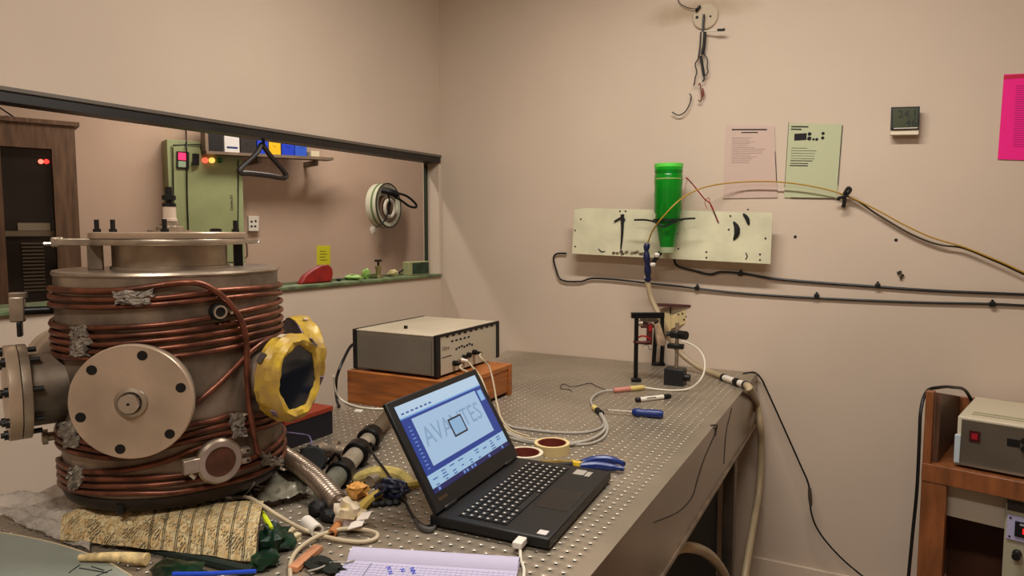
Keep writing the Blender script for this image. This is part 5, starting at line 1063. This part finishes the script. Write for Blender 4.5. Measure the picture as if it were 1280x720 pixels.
def fsq(px0, py0, px1, py1, off, th): return fbox(px0, py0, px1, py1, off + th, th)[0]
mt = fsq(221, 189.5, 236.5, 210.5, OFP, .01).build('meter', BLACK, ep)
fsq(223, 191, 233.5, 200, OFP + .01, .002).build('meter_readout', mat('red_readout', (230, 40, 90), .4, emit=1.0), mt); fsq(223, 201.5, 233.5, 209, OFP + .01, .002).build('meter_label', mat('meter_label', (150, 170, 140), .5), mt)
sw = fsq(241, 192, 249, 206, OFP, .012).build('rotary_switch', BLACKM, ep); MB().obox(Fw(244, 203, OFP + .02), FD + Z3 * .5, Z3, FN, .02, .010, .012).build('switch_handle', BLACKM, sw)
for px, cc_, nm in ((256, (255, 96, 70), 'lamp_red'), (264.5, (255, 190, 90), 'lamp_amber'), (274, (20, 96, 34), 'lamp_green')):
    p = Fw(px, 200.5, OFP); MB().lathe(p, FN, [(.016, 0), (.016, .010), (.013, .022), (.006, .027)], 18).build('indicator_lamp', mat(nm, cc_, .3, emit=1.0 if nm != 'lamp_green' else 0.0), ep)
fsq(250, 183.5, 258, 187, OFP, .002).build('name_plate', INK, ep)
p = Fw(291.5, 263, OFP + .001); MB().text('EXHAUST', p, Z3, -FD, .021, .0003).build('panel_lettering', INK, ep, ang=0)
cable('panel_conduit', 'thin black conduit dropping to the green panel', [Fw(232.5, 120, .01), Fw(232.5, 160, .02), Fw(233, 180, OFP + .006), Fw(233.5, 200, OFP + .004 + .01), Fw(234, 250, OFP + .006), Fw(236, 300, OFP + .006)], .004, BLACK)
# shelf with binders
SO = .24; sA = Fw(258, 188.5, SO); sB = Fw(417, 197, SO); ts0 = (sA - FW0).dot(FD); ts1 = (sB - FW0).dot(FD)
def sz(t): return sA.z + (sB.z - sA.z) * (t - ts0) / (ts1 - ts0)
def sbox(t0, t1, h0, h1, o0, o1):
    z0, z1 = sz(t0), sz(t1); return MB().hexa([fq(t0, z0 + h0, o1), fq(t1, z1 + h0, o1), fq(t1, z1 + h0, o0), fq(t0, z0 + h0, o0), fq(t0, z0 + h1, o1), fq(t1, z1 + h1, o1), fq(t1, z1 + h1, o0), fq(t0, z0 + h1, o0)])
OS0 = OFP + .006
shf = thing('wall_shelf', 'grey wall shelf of binders above the green panel', 'shelf', fq((ts0 + ts1) / 2, sA.z, .1))
SHM = mat('shelf_grey', (116, 98, 80), .5, var=.1, scale=8)
sbox(ts0, ts1, -.016, .0, OS0, SO).build('board', SHM, shf); sbox(ts0 - .004, ts0 + .012, .0, .30, OS0, SO).build('end_plate', SHM, shf)
for t in (ts0 + .3, ts1 - .1): sbox(t, t + .02, -.05, -.016, .002, SO - .05).build('shelf_bracket', SHM, shf)
bl = [(260.5, 278.5, (20, 18, 20), 'black binder with a pale spine label, leftmost on the shelf', 'pale'), (281, 299.5, (206, 200, 196), 'white binder with blue print on the shelf', 'blue'), (301, 320.5, (40, 34, 32), 'dark grey-brown binder between the white and blue ones', None), (322, 335.5, (24, 60, 190), 'blue binder just left of the yellow one', None), (336.5, 351, (226, 180, 24), 'yellow binder on the shelf', None), (352.5, 368, (22, 58, 188), 'blue binder just right of the yellow one', None), (369, 383.5, (44, 84, 190), 'lighter blue binder, second right of the yellow one', None)]
for x0, x1, c_, lab, ex in bl:
    t0 = (Fw(x0, 190, SO - .01) - FW0).dot(FD); t1 = (Fw(x1, 190, SO - .01) - FW0).dot(FD)
    r = thing('binder', lab, 'binder', fq((t0 + t1) / 2, sz((t0 + t1) / 2), .15), 'binders on the far shelf')
    mm = mat('binder_%d_%d_%d' % c_, c_, .45)
    sbox(t0, t1, 0.0005, .26, OS0 + .01, SO - .01).build('cover', mm, r)
    if ex == 'pale': sbox(t0 + .004, t1 - .004, .105, .14, SO - .0105, SO - .009).build('spine_label', mat('binder_label', (206, 190, 160), .6), r)
    elif ex == 'blue':
        sbox(t0 + .012, t1 - .010, .022, .032, SO - .0105, SO - .009).build('spine_print', BLUE, r)
    else: MB().lathe(fq((t0 + t1) / 2, sz(t0) + .06, SO - .011), FN, [(.010, 0), (.012, .001), (.012, .003), (.008, .003)], 14).build('spine_ring', mm, r)
t0 = (Fw(389, 190, SO - .01) - FW0).dot(FD); t1 = (Fw(399.5, 190, SO - .01) - FW0).dot(FD)
tag(sbox(t0, t1, .0005, .035, SO - .10, SO - .01).build('card_box', mat('pale_card_box', (206, 192, 160), .6), None, bevel=.002), 'small pale card box at the right end of the shelf', 'box')
# socket on the far wall
so = thing('wall_socket', 'white double wall socket beside the green panel', 'socket', Fw(317, 288, .0))
fsq(311, 270, 324, 289, 0, .03).build('plate', WHITE, so, bevel=.003)
m = MB()
for px, py in ((314.5, 277), (319.5, 276.5), (314.5, 283), (319, 283)): p = Fw(px, py, .03); m.cyl(p, p + FN * .001, .007, n=8)
m.build('socket_holes', INK, so)
# coat hanger hooked on the rail of the opening
hg = thing('coat_hanger', 'dark coat hanger hooked under the rail of the opening', 'hanger', Lw(328, 220, .02))
def hp(x, y): return Lw(x, y, .03)
m = MB(); m.tube([hp(327, 181), hp(322, 190), hp(312, 200), hp(303, 208), hp(299, 213), hp(302, 216.5), hp(312, 217), hp(335, 219.5), hp(352, 222.5), hp(357.5, 221), hp(356, 216), hp(348, 206), hp(339, 196), hp(333, 188)], .0095, 8, closed=True); m.build('frame', mat('hanger_brown', (44, 36, 32), .5), hg)
MB().tube([hp(329, 183), hp(329, 175), hp(327, 168), hp(324, 163), hp(327, 158)], .006, 8).build('hook', mat('hanger_blue_hook', (30, 56, 150), .4), hg)
# round white duct collar with rolled cable
dc = thing('duct_collar', 'round white collar with a green band sticking out of the far wall', 'duct', Fw(470, 258, .05))
cD = Fw(461, 258, 0); dx_ = (FN * .8 + FD * .42 + Z3 * .02).normalized()
MB().lathe(cD, dx_, [(.150, .078), (.150, .16), (.140, .165), (.118, .16), (.118, .10), (.001, .10)], 44, capends=False).build('collar', mat('offwhite_duct', (214, 210, 186), .5), dc)
MB().lathe(cD, dx_, [(.148, .115), (.153, .12), (.153, .130), (.148, .135)], 44, closed=True).build('green_band', mat('band_green', (104, 132, 84), .5), dc)
MB().lathe(cD, dx_, [(.147, .156), (.1535, .159), (.1535, .166), (.147, .169)], 44, closed=True).build('dark_gasket', mat('gasket_dark', (60, 62, 44), .6), dc)
MB().lathe(cD, dx_, [(.10, .10), (.10, .106), (.001, .106)], 32).build('inner_disc', mat('inner_brown', (150, 96, 76), .7), dc)
u_, v_, a_ = basis(dx_)
for k, rr in enumerate((.095, .075, .055)): MB().tube([cD + dx_ * (.118 + .025 * k) + u_ * rr * math.cos(t) + v_ * rr * 1.05 * math.sin(t) - Z3 * .02 for t in [2 * PI * i / 16 for i in range(16)]], .012, 8, 2, closed=True).build('cable_turn', WHITEC if k != 1 else mat('brownish_turn', (150, 130, 110), .6), dc)
g = cD + dx_ * .215
m = MB(); q0 = Fw(484, 239, .34); m.tube([Fw(478, 238, .30), Fw(488, 240, .34), Fw(497, 244, .34)], .022, 8); q = [Fw(496, 242, .34), Fw(508, 245, .34), Fw(519, 254, .34), Fw(520, 259, .34), Fw(512, 258, .34), Fw(502, 251, .34), Fw(494, 246, .34)]; m.tube(q, .008, 7, closed=True); m.tube([Fw(484, 240, .32), Fw(487, 255, .30), Fw(481, 275, .28), Fw(470, 284, .26)], .006, 6)
o = m.build('black_cable_loop', RUBBER, dc)
o = MB().ball(Fw(466, 287, .1), .022, .022, .03, 10, .2, 4).build('white_drip', WHITE, dc)
# sticky note and things on the sill
nt_ = thing('sticky_note', 'yellow sticky note on the far wall above the red pouch', 'note', Fw(404, 331, .0)); fsq(396, 307, 413, 331, 0.0, .002).build('note', mat('sticky_yellow', (214, 206, 40), .7), nt_)
m = MB(); 
for k in range(4): a_ = Fw(399.5, 314 + 3.6 * k, .0025); b_ = Fw(407 + 2 * (k % 2), 314 + 3.6 * k, .0025); m.tube([a_, b_], .0018, 4)
m.build('note_writing', mat('olive_ink', (96, 100, 20), .8), nt_)
def sill(px, off=.06): 
    p = onplane(px, 340, LW0 - LN * off, LN); p.z = ZS0 + .012; return p
def lo(px, py, off): return Lw(px, py, off)
P = [lo(x, y, .05) for x, y in ((376, 350.5), (383, 344), (393, 337), (403, 332), (411, 331), (416, 335), (417, 342), (415, 347))]
zz = ZS0 + .0125
for p in (P[0], P[-1]): p.z = zz
m = MB(); m.prism(P, -LN * .03); o = m.build('red_pouch', mat('dark_red_leather', (132, 24, 20), .45, var=.15, scale=20), None, bevel=.006, seg=3); tag(o, 'dark red pouch lying on the sill', 'pouch')
def slump(name, lab, cat, px, rx, rz, m_, off=.05, seed=1, jit=.25):
    c_ = sill(px, off); o_ = MB(); o_.ball(c_ + Z3 * (rz + .001), rx, rx * .6, rz, 16, jit, seed); return tag(o_.build(name, m_), lab, cat)
GSC = mat('light_green_scrap', (136, 170, 84), .6); WSC = mat('pale_wood_scrap', (176, 164, 112), .6)
slump('green_scrap', 'light green crumpled scrap on the sill', 'scrap', 442, .045, .012, GSC, seed=2)
slump('green_scrap', 'small green lump on the sill right of the green scrap', 'scrap', 457, .022, .022, GSC, seed=5)
slump('black_clip', 'tiny black clip on the sill beside the red pouch', 'clip', 423, .014, .006, BLACK, seed=5)
tp = sill(473, .055); tpp = thing('brass_tap', 'small brass tap with a black handle on the sill', 'tap', tp)
MB().lathe(tp, Z3, [(.022, 0), (.022, .008), (.012, .012), (.012, .04), (.015, .045), (.015, .055)], 18).build('tap_body', mat('dull_brass', (150, 136, 92), .4, .5), tpp); MB().cyl(tp + Z3 * .055, tp + Z3 * .075, .005, n=10).build('tap_stem', BLACKM, tpp); MB().obox(tp + Z3 * .079, LD, LN, Z3, .017, .008, .005).build('tap_handle', BLACK, tpp, bevel=.002)
MB().obox(tp - LD * .04 + Z3 * .012, LD, LN, Z3, .02, .012, .010).build('tap_spout', mat('dull_green_brass', (84, 92, 56), .5), tpp, bevel=.003)
slump('wood_chip', 'pale chipped wood piece on the sill right of the tap', 'wood', 491, .026, .016, WSC, seed=8)
p = sill(496, .05); tag(MB().tube([p + Z3 * .012, p + Z3 * .022 + LD * .03, p + Z3 * .03 + LD * .045], .005, 6).build('dark_prong', RUBBER), 'dark prong leaning on the wood chip', 'prong')
a_, b_ = sill(511, .03), sill(537, .03); d_ = (b_ - a_).normalized(); Ld = (b_ - a_).length
db = thing('display_box', 'small dark green display box standing at the right end of the sill', 'box', (a_ + b_) / 2)
MB().obox((a_ + b_) / 2 + Z3 * .033 - LN * .02, d_, LN, Z3, Ld / 2, .018, .0325).build('case', mat('pale_green_case', (150, 150, 108), .5), db, bevel=.002)
MB().obox((a_ + b_) / 2 + Z3 * .033 - LN * .0015 + d_ * .012, d_, LN, Z3, Ld / 2 - .018, .001, .027).build('screen', mat('dark_green_screen', (22, 48, 34), .25, var=.4, scale=40), db)

# ================================================================== wooden trolley at the right
RA = math.radians(-14); ru = V(math.cos(RA), math.sin(RA), 0); rvv = V(-math.sin(RA), math.cos(RA), 0)
fwd = V(-math.sin(YAW) , math.cos(YAW), 0)
R0 = onplane(1194, 578, V(CAM.x, CAM.y, 0) + fwd * 2.12, fwd); DZ = R0.z        # lower left corner of the instrument front
def rk(a, b, z): return V(R0.x, R0.y, 0) + ru * a + rvv * b + Z3 * z
def rbox(a0, a1, b0, b1, z0, z1): return MB().slab([rk(a0, b0, z0), rk(a1, b0, z0), rk(a1, b1, z0), rk(a0, b1, z0)], Z3 * (z1 - z0))
tr_ = thing('wooden_trolley', 'open orange-brown wooden trolley at the right edge', 'trolley', rk(.3, .2, 0))
WT = WOODO; AW = .62
zt = DZ + .222; ztb = DZ + .140
rbox(-.085, -.062, -.03, .0, DZ - .02, zt).build('post', WT, tr_, bevel=.002)
rbox(-.085, -.015, -.032, .012, 0, DZ - .07).build('post', WT, tr_, bevel=.003)
rbox(-.062, -.02, .36, .40, 0, ztb).build('post', WT, tr_, bevel=.003); rbox(AW, AW + .045, .36, .40, 0, ztb).build('post', WT, tr_, bevel=.003); rbox(AW, AW + .045, -.03, .012, 0, zt).build('post', WT, tr_, bevel=.003)
rbox(-.02, AW, .37, .395, ztb - .035, ztb).build('back_rail', WT, tr_, bevel=.002)
MB().prism([rk(-.062, .0, DZ - .012), rk(-.062, .36, DZ - .012), rk(-.062, .36, ztb), rk(-.062, .0, zt - .006)], ru * .014).build('side_board', WOODD, tr_)  # darker wood puts the shade of this side into the colour
rbox(-.085, AW, -.035, -.008, DZ - .07, DZ - .012).build('front_rail', WT, tr_, bevel=.002)
rbox(-.085, AW, -.008, .40, DZ - .03, DZ - .012).build('shelf_board', WT, tr_)
rbox(-.06, AW, -.02, .39, .16, .18).build('shelf_board', WT, tr_)
rbox(-.06, AW, .345, .359, .20, DZ - .07).build('back_panel', mat('brown_back_panel', (92, 56, 38), .55, var=.12, scale=6), tr_)
rbox(-.078, -.064, .0125, .358, .20, DZ - .07).build('side_panel', MATS['brown_back_panel'], tr_)
# white board fixed under the shelf
rbox(-.04, .133, .05, .066, DZ - .195, DZ - .072).build('white_board', mat('white_board', (196, 182, 162), .6), tr_)
# upper instrument
ui = thing('bench_instrument', 'cream bench instrument with a dark front panel on the trolley', 'instrument', rk(.25, .17, DZ - .012))
IV = mat('ivory_case', (196, 184, 158), .5); 
rbox(0.0, .50, .004, .345, DZ + .002, DZ + .150).build('case', IV, ui, bevel=.004)
rbox(0.012, .50, -.004, .004, DZ + .004, DZ + .142).build('front_panel', mat('grey_panel', (98, 88, 76), .35, .3, var=.08, scale=4), ui)
rbox(-.004, .012, -.008, .006, DZ - .0, DZ + .092).build('corner_post', mat('blue_white_post', (176, 186, 190), .4), ui, bevel=.002)
rbox(.0, .50, -.008, .004, DZ - .002, DZ + .004).build('bottom_trim', CHROME, ui)
for b_ in (.09, .12): rbox(.03, .50, b_ - .04, b_ - .03, DZ + .150, DZ + .152).build('top_groove', mat('groove_olive', (150, 142, 116), .6), ui)
for a_, b_ in ((.03, .05), (.03, .3), (.44, .05), (.44, .3)): rbox(a_, a_ + .03, b_, b_ + .03, DZ - .012, DZ + .002).build('foot', RUBBER, ui)
sw = rbox(.034, .062, -.007, -.004, DZ + .078, DZ + .112).build('power_switch', mat('switch_dark_red', (60, 8, 12), .4), ui); rbox(.040, .056, -.009, -.007, DZ + .086, DZ + .104).build('rocker', mat('rocker_red', (150, 22, 36), .35, emit=.0), sw)
rbox(.130, .162, -.006, -.004, DZ + .084, DZ + .106).build('display', BLACK, ui)
for a_, h_, rr in ((.172, .106, .0085), (.172, .082, .008), (.187, .081, .006), (.200, .081, .006)): p = rk(a_, -.004, DZ + h_); MB().cyl(p, p - rvv * .010, rr, n=16).build('knob', BLACK, ui)
cable('instrument_mains_lead', 'black mains lead running down the left side of the trolley', [rk(.02, .34, DZ + .06), rk(-.02, .30, DZ + .17), rk(-.04, .14, DZ + .212), rk(-.062, .06, DZ + .222), rk(-.09, .02, DZ + .212), rk(-.096, -.03, DZ + .16), rk(-.094, -.042, DZ + .05), rk(-.094, -.042, DZ - .1), rk(-.10, -.042, DZ - .25), rk(-.11, -.042, DZ - .5), rk(-.12, -.042, .03)], .0055, BLACK)
# lower instrument
l0 = .136
li = thing('power_unit', 'pale power unit with a red numeric display on the lower trolley shelf', 'instrument', rk(l0 + .2, .15, .18))
ZL1 = DZ - .078
rbox(l0, l0 + .40, -.0, .33, .19, ZL1).build('case', mat('pale_unit', (160, 152, 128), .5), li, bevel=.003)
for a_, b_ in ((l0 + .02, .03), (l0 + .02, .27), (l0 + .35, .03), (l0 + .35, .27)): rbox(a_, a_ + .03, b_, b_ + .03, .18, .19).build('foot', RUBBER, li)
rbox(l0 + .004, l0 + .40, -.004, .0, ZL1 - .036, ZL1 - .006).build('dark_vent', mat('vent_brown', (44, 34, 28), .6), li)
mp_ = rbox(l0 + .006, l0 + .30, -.006, .0, ZL1 - .125, ZL1 - .050).build('meter_plate', mat('lilac_plate', (166, 160, 190), .45), li)
rbox(l0 + .026, l0 + .20, -.011, -.006, ZL1 - .110, ZL1 - .064).build('meter_window', BLACK, mp_)
rbox(l0 + .046, l0 + .085, -.0125, -.011, ZL1 - .098, ZL1 - .082).build('red_digit', mat('red_digit', (255, 20, 20), .4, emit=2.0), mp_)
rbox(l0 + .038, l0 + .075, -.012, -.011, ZL1 - .074, ZL1 - .068).build('meter_caption', mat('caption_grey', (150, 150, 160), .5), mp_)
for a_, h_ in ((.014, .058), (.014, .116)): p = rk(l0 + a_, -.006, ZL1 - h_); MB().cyl(p, p - rvv * .002, .003, n=8).build('plate_screw', BLACK, mp_)
p = rk(l0 + .035, .0, ZL1 - .165); MB().lathe(p, -rvv, [(.012, 0), (.012, .012), (.008, .014), (.008, .026), (.011, .028), (.011, .036)], 16).build('terminal', BLACK, li)

# joined specks too small to pick apart one by one
for o in bpy.data.objects:
    if o.parent and o.name.split('.')[0] in ('key_legends', 'screen_text_rows', 'screen_icons', 'ruling', 'printed_lines', 'screw_holes', 'socket_holes', 'printed_marks', 'rough_glue_line', 'bracket_holes', 'pen_writing', 'pen_strokes', 'printed_controls', 'note_writing', 'door_gap'): o['kind'] = 'stuff'
